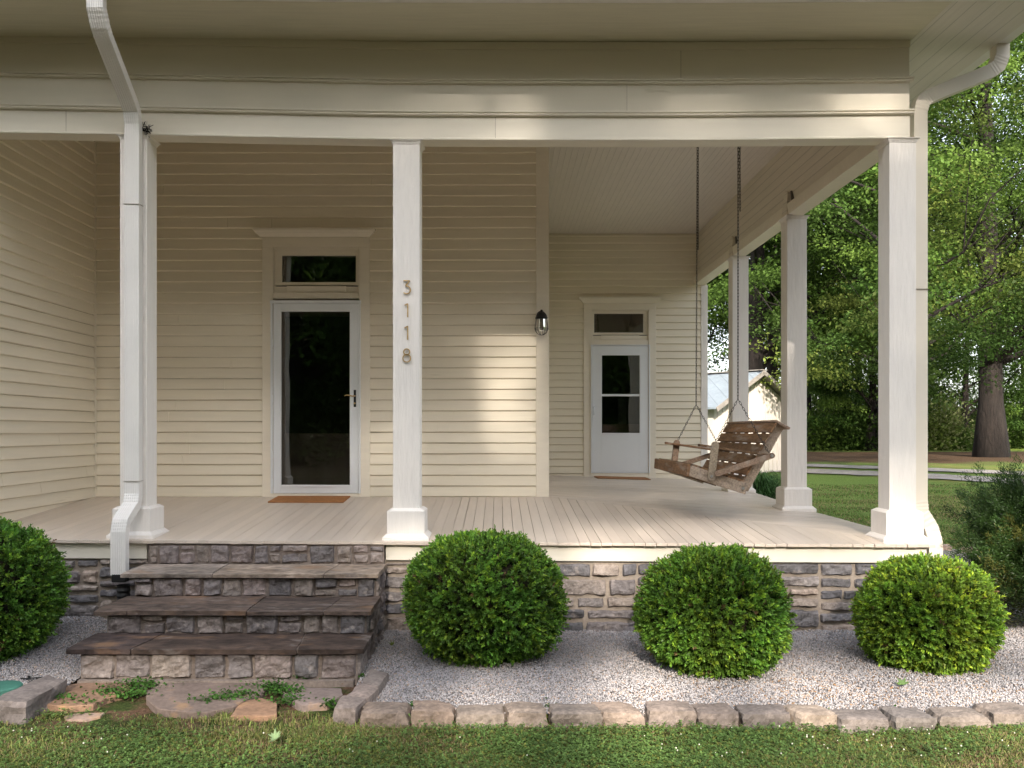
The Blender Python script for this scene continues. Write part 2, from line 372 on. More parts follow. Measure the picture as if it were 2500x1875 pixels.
BED_R = [(-.90, 5.85), (-.88, 5.45), (-.78, 5.16), (2.2, 5.16), (3.2, 5.06), (6.4, 5.06), (8.4, 7.0), (7.6, 10.0), (6.3, 12.0), (5.2, 12.6), (3.3, 12.8), (3.3, 7.3), (-.90, 7.3)]
BED_L = [(-5.5, 5.5), (-2.72, 5.5), (-2.72, 7.3), (-5.5, 7.3)]
for nm, poly, cnt in (('gravel_bed', BED_R, 300000), ('gravel_bed', BED_L, 90000)):
    sheet = bed(nm, poly).build(nm, m_gravel); tag(sheet, kind='structure')
    x0, x1 = min(p[0] for p in poly), max(p[0] for p in poly); y0, y1 = min(p[1] for p in poly), 8.6
    rx = np.random.uniform(x0, x1, cnt); ry = np.random.uniform(y0, y1, cnt); k = in_poly(rx, ry, poly)
    rx, ry = rx[k], ry[k]; n = len(rx); sz = np.random.uniform(.0030, .0075, n)
    # octahedral chips, randomly turned and squashed
    base = np.array([(1,0,0),(0,1,0),(-1,0,0),(0,-1,0),(.15,.1,1),(0,0,-.8)], float)
    Vv = base[None]*sz[:, None, None]*np.random.uniform(.65, 1.25, (n, 6, 1))*np.array([1.25, .9, .75])
    Vv += np.random.uniform(-.25, .25, Vv.shape)*sz[:, None, None]
    A = np.random.normal(size=(n, 3, 3)); Q, _ = np.linalg.qr(A); Vv = np.einsum('nij,nkj->nki', Q, Vv)
    lump = .008*np.sin(rx*5.1)*np.sin(ry*6.3+1)+.006*np.sin(rx*13+2)*np.cos(ry*11)
    Vv += np.stack([rx, ry, bedz(rx, ry)+.003+lump*.6+np.random.uniform(0, .006, n)], 1)[:, None]
    Fb = np.array([(0,1,4),(1,2,4),(2,3,4),(3,0,4),(1,0,5),(2,1,5),(3,2,5),(0,3,5)])
    F = (Fb[None]+np.arange(n)[:, None, None]*6).reshape(-1, 3)
    v_ = np.random.beta(2.2, 2.0, n)*.27+.30
    tint = np.stack([v_*1.02, v_*.965, v_*.97], 1); warm = np.random.rand(n) < .10; tint[warm] *= (1.15, .93, .74)
    cl = np.exp(-((rx-2.0)/1.0)**2-((ry-5.6)/.35)**2); ww = np.random.rand(n) < cl*.12; tint[ww] = (.36, .22, .11)
    dk = np.random.rand(n) < .05; tint[dk] *= .6
    tag(idx_mesh('gravel', Vv.reshape(-1, 3), F, m_gravel_stone, col=np.repeat(tint, 6, 0)),
        'pale grey crushed gravel in the bed %s' % ('right of the stone steps' if poly is BED_R else 'left of the stone steps'), 'gravel', kind='stuff')

# ------------------------------------------------------------------ the house
YF = 7.28; YW1 = 9.753; YW2 = 14.557; XC = .521; XE = 3.45; YE = 7.14; XL = -4.358
house = thing('farmhouse', 'cream clapboard farmhouse with a wraparound porch on a stone foundation', 'house', (0, 7.2, -1.62))
def sag(x): return float(np.interp(x, [-6, -4, -2.8, -.85, .5, 1.6, 3.3, 5], [.075, .058, .038, 0, -.004, -.004, .014, .02]))
BB = 2.346   # beam bottom
def floorz(x, y):
    u = (YW1-y)/(YW1-YE); v = (x-XC)/(XE-XC)
    D = .174+.0055*x
    Sd = float(np.interp(y, [7.14, 9.75, 14.56], [.193, .178, .07]))
    return -.702-max(u*D, v*Sd, -.001)
def mitre_y(x): return YW1-(x-XC)*(YW1-YE)/(XE-XC)
def mitre_x(y): return XC+(YW1-y)*(XE-XC)/(YW1-YE)

# porch floor, planks running out from the walls, mitred at the corner
BWD = .0862
fcol = lambda: tuple(np.array((.60, .515, .435))*random.uniform(.94, 1.05))
mb = MB(); x = XL
def plank(mb, q, th=.024, col=None):
    dz = random.uniform(-.0015, .0015)
    top = [(a, b, floorz(a, b)+dz) for a, b in q]; bot = [(a, b, c-th) for a, b, c in top]
    mb.hexa(bot, top, col)
k = 0
while x < XE-.01:
    x1 = min(x+BWD, XE); gp = .0012 if x < -.6 else random.choice([.0012, .0022, .0035, .005]); fr = YE+random.uniform(-.006, .006)
    b0 = YW1 if x <= XC else mitre_y(x); b1 = YW1 if x1 <= XC else mitre_y(x1)
    b0 = max(b0, fr+.01); b1 = max(b1, fr+.005)
    plank(mb, [(x+gp/2, fr), (x1-gp/2, fr), (x1-gp/2, b1), (x+gp/2, b0)], col=fcol()); x = x1
o = mb.build('porch_floor', m_floor, house, bevel=.0015, seg=1)
mb = MB(); y = YE+.02
while y < YW2:
    y1 = min(y+BWD, YW2); gp = random.choice([.0008, .0012, .002]); en = XE+random.uniform(-.008, .01)
    a0 = XC if y >= YW1 else mitre_x(y)+.004; a1 = XC if y1 >= YW1 else mitre_x(y1)+.004
    if min(a0, a1) < en-.02: plank(mb, [(a0, y+gp/2), (en, y+gp/2), (en, y1-gp/2), (min(a1, en-.01), y1-gp/2)], col=fcol())
    y = y1
mb.build('porch_floor', m_floor2, house, bevel=.0015, seg=1)
# skirt board under the planks, then a dark void
mb = MB()
def frontz(x): return floorz(x, YE)
def skirt(x0, x1):
    n = 6; xs_ = [x0+(x1-x0)*i/n for i in range(n+1)]
    mb.prism_x([(7.185, -.152), (7.215, -.152), (7.215, -.03), (7.185, -.03)], xs_, off=frontz)
skirt(XL-1.2, -2.79); skirt(-.895, 3.40)
mb.box(3.375, 3.405, 7.22, YW2, -1.03, -.905)
mb.build('skirt_board', m_frieze, house, bevel=.003)
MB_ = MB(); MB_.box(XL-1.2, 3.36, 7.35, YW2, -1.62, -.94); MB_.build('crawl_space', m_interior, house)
for a_, b_ in ((1.62, 1.80), (1.98, 2.06), (2.14, 2.17)):
    mb = MB(); mb.bar((a_, 7.19, -1.035), (b_, 7.19, -1.034), .009, .007); mb.build('sealant_strip', m_rust, house)

# rough stone faces
STONE = [(.17,.16,.165), (.135,.13,.14), (.23,.205,.195), (.30,.25,.215), (.36,.285,.235), (.21,.185,.18), (.26,.22,.195), (.12,.115,.12)]
STEPST = [(.22,.185,.175), (.25,.21,.19), (.20,.175,.17), (.27,.225,.195), (.165,.15,.15), (.24,.195,.18)]
def stone_face(mb, o, ux, n, w, h, col, prot=.03, seed=0, cell=.013):
    """rock-faced block: o lower-left corner, ux horizontal unit vector, n outward normal"""
    o = Vector(o); ux = Vector(ux); n = Vector(n); uz = Vector((0, 0, 1))
    nu = max(3, int(w/cell)); nv = max(3, int(h/cell)); vs = []; cs = Vector((seed*3.7, seed*1.3, seed*.7))
    rr = min(w, h)*.18
    for j in range(nv+1):
        for i in range(nu+1):
            u = w*i/nu; v = h*j/nv
            e = min(u, w-u, v, h-v); ed = min(1, e/.011)
            # rounded corners in plan
            cu = (u-w/2)/(w/2); cv = (v-h/2)/(h/2)
            ju = (mnoise.noise(Vector((u*11, v*11, 1))+cs)+.5*mnoise.noise(Vector((u*35, v*35, 1))+cs))*.010; jv = (mnoise.noise(Vector((u*11, v*11, 7))+cs)+.5*mnoise.noise(Vector((u*35, v*35, 4))+cs))*.009
            sq = 1-.035*abs(cu*cv)**3
            p1 = Vector((u*7, v*9, 0))+cs
            hgt = prot*(.45+.4*ed) + (.018*mnoise.noise(p1)+.014*mnoise.noise(p1*2.3)+.006*mnoise.noise(p1*6))*ed
            hgt += .006*math.floor(4*mnoise.noise(p1*1.4+Vector((5,5,5))))/2*ed
            uu = w/2+(u-w/2)*sq+ju; vv = h/2+(v-h/2)*sq+jv
            if e == 0: hgt = -.01
            vs.append(o+ux*uu+uz*vv+n*max(hgt, -.01 if e == 0 else .003))
    fs = []
    for j in range(nv):
        for i in range(nu):
            a = j*(nu+1)+i; fs.append((a, a+1, a+nu+2, a+nu+1))
    if ux.cross(uz).dot(n) < 0: fs = [f[::-1] for f in fs]
    mb.add(vs, fs, col)
def ashlar(mb, o, ux, n, L, H, rows, pal, gap=.015, prot=.03, wr=(.13, .32), seed=1, split=.25, rnd=None):
    R = random.Random(seed); ztop = 0; o = Vector(o); ux = Vector(ux)
    tot = sum(rows); z = 0
    for r in rows:
        h = r*H/tot; u = R.uniform(-.12, 0)
        while u < L:
            wd = R.uniform(*wr)
            if L-u-wd < .11: wd = L-u
            a, b = max(u+gap/2, 0), min(u+wd-gap/2, L)
            if b-a > .035:
                if R.random() < split and h > .09:
                    s_ = h*R.uniform(.38, .62); parts_ = [(0, s_-gap*.4), (s_+gap*.4, h-gap)]
                else: parts_ = [(0, h-gap)]
                for (c0, c1) in parts_:
                    c = R.choice(pal); f = R.uniform(.85, 1.15); c = tuple(k_*f for k_ in c)
                    stone_face(mb, o+ux*(a+R.uniform(-.004,.004))+Vector((0, 0, z+c0+gap/2+R.uniform(-.004,.004))), ux, n, b-a, c1-c0, c, prot*R.uniform(.7, 1.3), seed=R.random()*50)
            u += wd
        z += h
mort = MB(); mort.box(XL-1.2, -2.74, 7.215, 7.34, -1.75, -.99); mort.box(-.92, 3.36, 7.215, 7.34, -1.75, -1.028); mort.box(3.26, 3.36, 7.34, YW2, -1.9, -1.03)
fnd = mort.build('foundation_wall', m_mortar, house)
RR = random.Random(5)
def runs(x0, x1, z0, H, sd_):
    mb = MB(); x = x0; k_ = 0
    while x < x1-.05:
        L_ = RR.uniform(.5, .85); L_ = x1-x if x+L_ > x1-.22 else L_
        nrow = RR.choice([5, 5, 6]); rw = [RR.uniform(.6, 1.5) for _ in range(nrow)]
        ashlar(mb, (x, 7.213, z0), (1,0,0), (0,-1,0), L_, H, rw, STONE, seed=sd_+k_, split=.12, wr=(.20, .44), gap=.021); x += L_; k_ += 1
    return mb
runs(XL-1.0, -2.76, -1.56, .55, 3).build('stone_facing', m_stone, fnd)
mb = runs(-.90, 3.34, -1.665, .625, 50)
mb.build('stone_facing', m_stone, fnd)

# front entablature (old, slightly sagging)
xsx = list(np.linspace(-6.5, 3.312, 40))
mb = MB(); mb.prism_x([(7.46, BB), (7.282, BB), (7.278, BB+.012), (7.282, BB+.02), (7.282, 2.535), (7.292, 2.55), (7.292, 3.10), (7.46, 3.10)], xsx, off=sag)
beam = mb.build('porch_beam', m_frieze, house, bevel=.002, seg=1)
xm = list(np.linspace(-6.5, 3.335, 40))
mb = MB(); mb.prism_x([(7.30, 2.533), (7.262, 2.533), (7.25, 2.540), (7.25, 2.548), (7.258, 2.550), (7.258, 2.556), (7.245, 2.560), (7.245, 2.570), (7.27, 2.580), (7.30, 2.580)], xm, off=sag)
mb.build('moulding', m_frieze, beam)
mb = MB(); mb.prism_x([(7.30, 2.797), (7.272, 2.797), (7.262, 2.803), (7.262, 2.810), (7.268, 2.812), (7.268, 2.818), (7.252, 2.822), (7.252, 2.832), (7.275, 2.84), (7.30, 2.84)], xm, off=sag)
mb.build('moulding', m_frieze, beam)
mb = MB(); mb.prism_x([(7.30, 3.075), (7.278, 3.075), (7.278, 3.135), (7.30, 3.135)], xsx, off=sag); mb.build('moulding', m_frieze, beam)
for jx, z0, z1, yy in ((-.025, BB+.01, 2.53, 7.281), (1.035, 2.58, 2.795, 7.291), (1.47, 2.84, 3.07, 7.291), (-3.48, BB+.02, 2.53, 7.281)):
    mb = MB(); mb.box(jx-.0012, jx+.0012, yy-.0008, yy+.01, z0+sag(jx), z1+sag(jx)); mb.build('board_joint', m_mortar, beam)
# side beam, inner face boarded
mb = MB(); mb.box(3.1935, 3.312, 7.47, YW2+.1, BB+.13, 3.20); sb = mb.build('side_beam', m_inner, house, bevel=.002, seg=1)
mb = MB(); mb.box(3.137, 3.316, 7.47, YW2+.05, BB+.004, BB+.128); mb.build('bottom_rail', m_trim, sb, bevel=.003)
for yy in (9.86, 12.16):   # angular notch blocks over the columns
    mb = MB(); mb.hexa([(3.12,yy-.06,BB+.004),(3.192,yy-.06,BB+.004),(3.192,yy+.12,BB+.004),(3.12,yy+.12,BB+.004)], [(3.155,yy+.02,BB+.26),(3.192,yy+.02,BB+.26),(3.192,yy+.12,BB+.30),(3.155,yy+.12,BB+.30)])
    mb.build('bracket', m_inner, sb)
    mb = MB(); mb.hexa([(3.165,yy-.115,BB+.13),(3.1925,yy-.115,BB+.13),(3.1925,yy-.085,BB+.13),(3.165,yy-.085,BB+.13)], [(3.18,yy-.03,BB+.27),(3.1925,yy-.03,BB+.27),(3.1925,yy-.0,BB+.27),(3.18,yy-.0,BB+.27)])
    mb.build('notch', m_interior, sb)
# ceiling, soffits
mb = MB(); mb.box(XL, 3.192, 7.46, YW1+.05, 3.18, 3.198); mb.box(XC-.05, 3.192, YW1+.05, YW2+.05, 3.18, 3.20); mb.build('porch_ceiling', m_ceiling, house)
mb = MB(); xs_ = list(np.linspace(-7, 3.32, 30)); mb.prism_x([(7.30, 3.14), (6.625, 3.136), (6.625, 3.16), (7.30, 3.165)], xs_, off=lambda x: sag(x)*.6)
mb.build('soffit', m_soffit, house)
mb = MB(); mb.hexa([(3.322, 7.0, 3.145), (3.98, 6.632, 3.145), (4.05, 6.632, 3.145), (4.05, 7.2, 3.145)], [(3.322, 7.0, 3.17), (3.98, 6.632, 3.17), (4.05, 6.632, 3.17), (4.05, 7.2, 3.17)])
mb = MB(); mb.box(3.322, 4.05, 6.625, 20, 3.146, 3.17); mb.build('soffit', m_soffit_side, house)
mb = MB(); mb.prism_x([(6.62, 3.135), (6.505, 3.135), (6.475, 3.16), (6.47, 3.22), (6.455, 3.26), (6.47, 3.265), (6.62, 3.265)], list(np.linspace(-7, 4.15, 30)), off=lambda x: sag(x)*.6)
mb.build('gutter', m_alu, house, bevel=.003)
mb = MB(); mb.box(4.056, 4.15, 6.635, 20, 3.152, 3.26); mb.build('gutter', m_alu, house, bevel=.004)
mb = MB(); R0 = 3.28
mb.add([(-9,6.5,R0),(4.17,6.5,R0),(4.17,21,R0),(-9,21,R0),(-9,12,R0+3.0),(-1.3,12,R0+3.0),(-1.3,15.5,R0+3.0),(-9,15.5,R0+3.0)],
       [(0,1,5,4),(1,2,6,5),(2,3,7,6),(4,5,6,7),(0,4,7,3)]); mb.add([(-9,6.5,R0-.01),(4.17,6.5,R0-.01),(4.17,21,R0-.01),(-9,21,R0-.01)], [(3,2,1,0)])
mb.build('roof', m_shingle, house)

# clapboards
def clap_rows(z0, z1, phase, per=.1156):
    k0 = math.floor((z0-phase)/per); z = phase+k0*per; out = []
    while z < z1: out.append((max(z, z0), min(z+per, z1))); z += per
    return [r for r in out if r[1]-r[0] > .01]
def clap(mb, plane, axis, sgn, a0, a1, z0, z1, phase, holes=(), seed=0, gap_shadows=None):
    """axis 'x': wall in the plane y=plane facing -y; axis 'y': wall x=plane facing +x"""
    R = random.Random(seed)
    for (za, zb) in clap_rows(z0, z1, phase):
        spans = [(a0, a1)]
        for (h0, h1, hz0, hz1) in holes:
            if za < hz1 and zb > hz0: spans = [t for s0, s1 in spans for t in ((s0, min(s1, h0)), (max(s0, h1), s1)) if t[1]-t[0] > .01]
        for s0, s1 in spans:
            st = [s0]
            while st[-1] < s1-.9: st.append(st[-1]+R.uniform(.4, .9))
            st.append(s1)
            jit = [(R.uniform(-.0022, .0022), R.uniform(-.0015, .0015)) for _ in st]
            for i in range(len(st)-1):
                gap = 0 if R.random() > .14 else .003
                vs = []
                for e, a in ((i, st[i]), (i+1, st[i+1]-gap)):
                    dz, do = jit[e]
                    for (out, z) in ((0, za+dz), (.012, za+dz), (.022+do, za+.005+dz), (.025+do, za+.010+dz), (.005+do, zb+.004), (0, zb+.004)):
                        vs.append((a, plane-out, z) if axis == 'x' else (plane+out, a, z))
                f = [(k_, (k_+1) % 6, 6+(k_+1) % 6, 6+k_) for k_ in range(4)]+[(4,5,11,10), (0,5,4,3,2,1), (6,7,8,9,10,11)]
                mb.add(vs, f if axis == 'x' else [t[::-1] for t in f])
            if za < 1.3 and gap_shadows is not None:  # dark strip under the lower laps: crack plus painted lap shadow
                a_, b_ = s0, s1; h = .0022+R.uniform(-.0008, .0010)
                if axis == 'x': gap_shadows.box(a_, b_, plane-.0095, plane-.003, za-h, za+.003)
                else: gap_shadows.box(plane+.003, plane+.0095, a_, b_, za-h, za+.003)
PH = 1.028
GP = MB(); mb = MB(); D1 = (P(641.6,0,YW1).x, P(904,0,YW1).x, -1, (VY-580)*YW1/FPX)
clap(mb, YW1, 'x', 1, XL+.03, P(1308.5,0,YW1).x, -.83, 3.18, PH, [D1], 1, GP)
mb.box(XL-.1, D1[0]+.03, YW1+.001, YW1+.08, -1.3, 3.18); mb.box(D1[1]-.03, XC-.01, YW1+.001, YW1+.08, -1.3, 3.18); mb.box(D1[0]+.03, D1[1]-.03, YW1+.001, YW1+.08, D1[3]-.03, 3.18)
GP.build('lap_gap_shadow', m_lap_shadow, mb.build('front_wall', m_siding, house))
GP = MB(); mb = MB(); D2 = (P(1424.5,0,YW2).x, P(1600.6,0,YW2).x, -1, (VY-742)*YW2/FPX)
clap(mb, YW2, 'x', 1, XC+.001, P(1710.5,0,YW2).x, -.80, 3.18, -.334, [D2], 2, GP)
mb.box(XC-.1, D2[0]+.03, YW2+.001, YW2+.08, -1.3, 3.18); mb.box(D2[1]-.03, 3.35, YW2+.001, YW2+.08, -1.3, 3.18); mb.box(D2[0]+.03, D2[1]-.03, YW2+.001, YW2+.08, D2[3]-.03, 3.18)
GP.build('lap_gap_shadow', m_lap_shadow, mb.build('rear_wall', m_siding, house))
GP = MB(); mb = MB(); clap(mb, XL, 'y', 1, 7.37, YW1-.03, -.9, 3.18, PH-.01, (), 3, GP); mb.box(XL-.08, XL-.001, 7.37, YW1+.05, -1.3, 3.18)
GP.build('lap_gap_shadow', m_lap_shadow, mb.build('wing_wall', m_sidingy, house))
mb = MB(); mb.box(XC-.08, XC-.001, YW1+.09, YW2, -1.3, 3.18); clap(mb, XC-.001, 'y', 1, YW1+.12, YW2-.03, -.82, 3.18, PH, (), 4); mb.build('ell_side_wall', m_sidingy, house)
mb = MB(); mb.box(3.28, 3.36, YW2+.09, 20, -1.7, 3.18); mb.box(-9, 3.28, 19.9, 20, -1.7, 3.18); mb.box(-9, XL-.09, 7.37, 7.45, -1.7, 3.18); mb.box(-9, -8.9, 7.46, 19.89, -1.7, 3.18); mb.build('rear_house_wall', m_siding, house)
# corner boards
mb = MB(); mb.box(P(1308.5,0,YW1).x, XC+.022, YW1-.026, YW1-.001, -.755, 3.18); mb.box(XC, XC+.022, YW1-.0005, YW1+.11, -.755, 3.18); mb.build('corner_board', m_trim, house, bevel=.004)
mb = MB(); mb.box(P(1710.5,0,YW2).x, 3.36, YW2-.028, YW2+.08, -.85, BB); mb.build('corner_board', m_col, house, bevel=.004)
mb = MB(); mb.box(XL, XL+.028, YW1-.03, YW1-.001, -.76, 3.18); mb.build('corner_board', m_trim, house, bevel=.003)

# columns
def column(x0, yf, zb_l, cap=True, w_=.216):
    cx = x0+w_/2; cy = yf+w_/2; h = w_/2; zt = BB+(sag(cx) if yf < 8 else .004)
    zb = min(floorz(cx-h, yf-.03), floorz(cx+h, min(yf+.1, 14)))-.012 if yf < 8 else floorz(min(cx+.05, XE), yf)-.012
    zb0 = zb_l
    n = 12; mb = MB()
    mb.frustum(cx, cy, zb0+.22, zt-.034, h, h, h, h)
    o = mb.build('column', m_col, house, bevel=.004)
    mb = MB(); e = .043
    mb.frustum(cx, cy, zb0+.225, zb0+.245, h+e, h+e, h+.012, h+.012)
    mb.frustum(cx, cy, zb0+.045, zb0+.225, h+e, h+e, h+e, h+e)
    mb.frustum(cx, cy, zb0+.018, zb0+.045, h+.074, h+.074, h+e+.004, h+e+.004)
    mb.frustum(cx, cy, zb0-.02, zb0+.018, h+.078, h+.078, h+.078, h+.078)
    mb.build('column_base', m_col, o, bevel=.003)
    mb = MB()
    mb.frustum(cx, cy, zt-.036, zt-.018, h+.004, h+.004, h+.010, h+.010); mb.frustum(cx, cy, zt-.018, zt-.009, h+.014, h+.014, h+.014, h+.014)
    mb.frustum(cx, cy, zt-.009, zt-.001, h+.021, h+.021, h+.026, h+.026)
    mb.build('column_capital', m_col, o, bevel=.002)
    return o
c1 = column(-3.046, YF, -.846); c2 = column(-.850, YF, -.864); c3 = column(3.145, YF, -.878)
c4 = column(3.145, 9.86, -.855); c5 = column(3.145, 12.16, -.80)
c1['label'] = 'column beside the left downspout'; c2['label'] = 'column carrying the brass house number'

# doors
def doorway(d, k, worn=False):
    """k: pixel measures of the opening in the photo at depth d"""
    X = lambda px: P(px, 0, d).x
    Z = lambda py: (VY-py)*d/FPX
    cas = MB(); x0, x1 = X(k['cas'][0]), X(k['cas'][1]); i0, i1 = X(k['op'][0]), X(k['op'][1])
    zt = Z(k['cor'][1]); zo = Z(k['optop']); zb = Z(k['floor'])-.02
    cas.box(x0, i0, d-.03, d+.10, zb, zo); cas.box(i1, x1, d-.03, d+.10, zb, zo); cas.box(x0, x1, d-.031, d+.10, zo, zt)
    cas.box(i0+.001, i1-.001, d-.022, d+.09, Z(k['bar'][1]), Z(k['bar'][0])-.001)        # transom bar
    cas.box(i0+.001, i1-.001, d-.028, d+.06, zb, Z(k['door'][3])-.004)                  # sill
    dw = cas.build('door_surround', m_trim, house, bevel=.004)
    mb = MB(); a, b = X(k['cor'][2]), X(k['cor'][3]); zc = Z(k['cor'][0]); hh = zc-zt
    mb.frustum((a+b)/2, d-.02, zt, zt+hh*.45, (x1-x0)/2+.01, .03, (b-a)/2-.025, .055); mb.frustum((a+b)/2, d-.02, zt+hh*.45, zt+hh*.72, (b-a)/2-.02, .062, (b-a)/2-.008, .075)
    mb.frustum((a+b)/2, d-.02, zt+hh*.72, zt+hh, (b-a)/2, .082, (b-a)/2, .082)
    mb.build('cornice', m_trim, dw, bevel=.002)
    # transom window
    g0, g1, gt, gb = X(k['tg'][0]), X(k['tg'][1]), Z(k['tg'][2]), Z(k['tg'][3])
    mb = MB(); zs = Z(k['bar'][0]); s0, s1 = i0+.012, i1-.012
    mb.box(s0, g0, d+.02, d+.06, gb-.035, zo-.012); mb.box(g1, s1, d+.02, d+.06, gb-.035, zo-.012); mb.box(g0, g1, d+.02, d+.06, gt, zo-.012); mb.box(g0, g1, d+.02, d+.06, gb-.035, gb)
    mb.box(i0+.002, s0, d-.012, d+.07, zs, zo-.001); mb.box(s1, i1-.002, d-.012, d+.07, zs, zo-.001); mb.box(s0, s1, d-.012, d+.07, zo-.012, zo-.001)
    mb.box(s0, s1, d+.005, d+.06, zs, gb-.05); mb.box(s0+.13, s1-.13, d-.006, d+.004, zs+.002, gb-.046)
    tw = mb.build('transom_window', m_trim, house, bevel=.003)
    mb = MB(); mb.box(g0-.01, g1+.01, d+.036, d+.041, gb-.01, gt+.01); mb.build('pane', m_glass, tw)
    # storm door
    dx0, dx1, dt, db = [X(k['door'][0]), X(k['door'][1]), Z(k['door'][2]), Z(k['door'][3])]
    p0, p1, pt, pb = X(k['pg'][0]), X(k['pg'][1]), Z(k['pg'][2]), Z(k['pg'][3])
    y0, y1 = d-.028, d+.006
    mb = MB(); mb.box(dx0+.004, p0, y0, y1, db, dt); mb.box(p1, dx1-.004, y0, y1, db, dt); mb.box(p0, p1, y0, y1, pt, dt); mb.box(p0, p1, y0, y1, db, pb)
    if worn: mb.box(p0, p1, y0+.006, y1-.004, Z(k['mid'])-.018, Z(k['mid'])+.018)
    dr = mb.build('storm_door', m_vinyl, house, bevel=.003)
    mb = MB(); e = .008
    mb.box(p0-.022, p0-.004, y0-.008, y0, pb-.022, pt+.022); mb.box(p1+.004, p1+.022, y0-.008, y0, pb-.022, pt+.022)
    mb.box(p0-.004, p1+.004, y0-.008, y0, pt+.004, pt+.022); mb.box(p0-.004, p1+.004, y0-.008, y0, pb-.022, pb-.004)
    mb.build('glazing_frame', m_vinyl, dr, bevel=.002)
    mb = MB(); mb.box(p0-.002, p1+.002, d-.012, d-.008, pb-.002, pt+.002); mb.build('pane', m_glass, dr)
    mb = MB(); hb0, hb1 = Z(k['bar'][1]), dt+.006
    if not worn:
        mb.box(dx0-.028, dx1+.024, d-.05, d-.031, hb0-.020-.033, hb0-.020-.0); mb.box(dx0-.022, dx1+.018, d-.06, d-.0505, hb0-.035, hb0-.022)
    mb.box(dx0-.024, dx0, d-.045, d-.0305, db, dt+.02); mb.box(dx1, dx1+.02, d-.045, d-.0305, db, dt+.02); mb.box(dx0, dx1, d-.042, d-.0305, dt+.004, dt+.02)
    mb.build('door_frame', m_vinyl, dr, bevel=.002)
    # the wooden door behind and the dark room
    mb = MB(); zr = Z(k['rail']); fr = .10
    mb.box(dx0, dx0+fr, d+.10, d+.14, db, dt); mb.box(dx1-fr, dx1, d+.10, d+.14, db, dt); mb.box(dx0+fr, dx1-fr, d+.10, d+.14, zr-.12, zr); mb.box(dx0+fr, dx1-fr, d+.10, d+.14, dt-.12, dt)
    mb.box(dx0+fr, dx1-fr, d+.115, d+.13, db, zr-.12); mb.box(dx0+fr+.06, dx1-fr-.06, d+.105, d+.114, db+.15, zr-.20)
    mb.build('inner_door', m_inner_door, dr, bevel=.004)
    rm = MB(); rx0, rx1, rz0, rz1 = x0-.3, x1+.3, zb, 3.1
    rm.box(rx0, rx1, d+2.2, d+2.25, rz0, rz1); rm.box(rx0-.05, rx0-.001, d+.16, d+2.25, rz0, rz1); rm.box(rx1+.001, rx1+.05, d+.16, d+2.25, rz0, rz1)
    rm.box(rx0, rx1, d+.16, d+2.25, rz0-.05, rz0-.001); rm.box(rx0, rx1, d+.16, d+2.25, rz1+.001, rz1+.05); rm.box(rx0, x0, d+.16, d+.17, rz0, rz1); rm.box(x1, rx1, d+.16, d+.17, rz0, rz1)
    rm.build('interior', m_interior, house)
    return dr, (dx0, dx1, dt, db, X, Z)
dr1, q1 = doorway(YW1, dict(cas=(641.6, 904), op=(668, 877.5), cor=(561, 580, 622.8, 918), optop=605, floor=1212, bar=(714.6, 730), tg=(687, 868, 623, 688),
        door=(668, 877, 742, 1204), pg=(688, 854.8, 761.5, 1183.4), mid=900, rail=1058))
dr2, q2 = doorway(YW2, dict(cas=(1424.5, 1600.6), op=(1445.6, 1582.5), cor=(726, 741, 1413, 1613), optop=757, floor=1164, bar=(830, 843), tg=(1451, 1571.4, 765.6, 811.6),
        door=(1445.6, 1583, 845, 1154.5), pg=(1469, 1561, 868, 1057), mid=965, rail=1035), worn=True)
dr1['label'] = 'white storm door with one tall pane and a brass lever'; dr2['label'] = 'white storm door with two stacked panes'
# handles
mb = MB(); hx = P(867.5, 0, YW1).x; zc = (VY-973)*YW1/FPX; y0 = YW1-.034
mb.box(hx-.013, hx+.013, y0, YW1-.028, zc-.092, zc+.092); plate = mb.build('handle', m_black, dr1, bevel=.006)
mb = MB(); zl = (VY-967)*YW1/FPX
mb.tube([(hx, y0, zl), (hx, y0-.035, zl), (hx-.02, y0-.045, zl-.004), (hx-.055, y0-.045, zl+.006), (hx-.085, y0-.042, zl+.008), (hx-.105, y0-.038, zl-.004)], [.009, .008, .008, .007, .006, .004], 10)
mb.build('lever', m_brass, plate, smooth=True)
mb = MB(); mb.tube([(hx, y0, zc-.052), (hx, y0-.012, zc-.052)], .010, 12); mb.build('lock', m_brass, plate)
mb = MB(); hx = P(1450, 0, YW2).x; mb.tube([(hx, YW2-.03, -.0+(VY-992)*YW2/FPX), (hx, YW2-.06, (VY-996)*YW2/FPX), (hx, YW2-.06, (VY-1008)*YW2/FPX), (hx, YW2-.03, (VY-1012)*YW2/FPX)], .009, 8); mb.build('handle', m_vinyl, dr2, smooth=True)
for zz in (.95, .35, -.25, -.55):
    mb = MB(); mb.box(q1[0]-.010, q1[0]+.006, YW1-.050, YW1-.0455, zz-.04, zz+.04); mb.build('hinge', m_vinyl, dr1, bevel=.002)
# pale things seen dimly in the room behind the far door
mb = MB(); mb.box(2.02, 2.16, YW2+.7, YW2+.75, -.35, .55); mb.build('curtain', m_curtain, house)

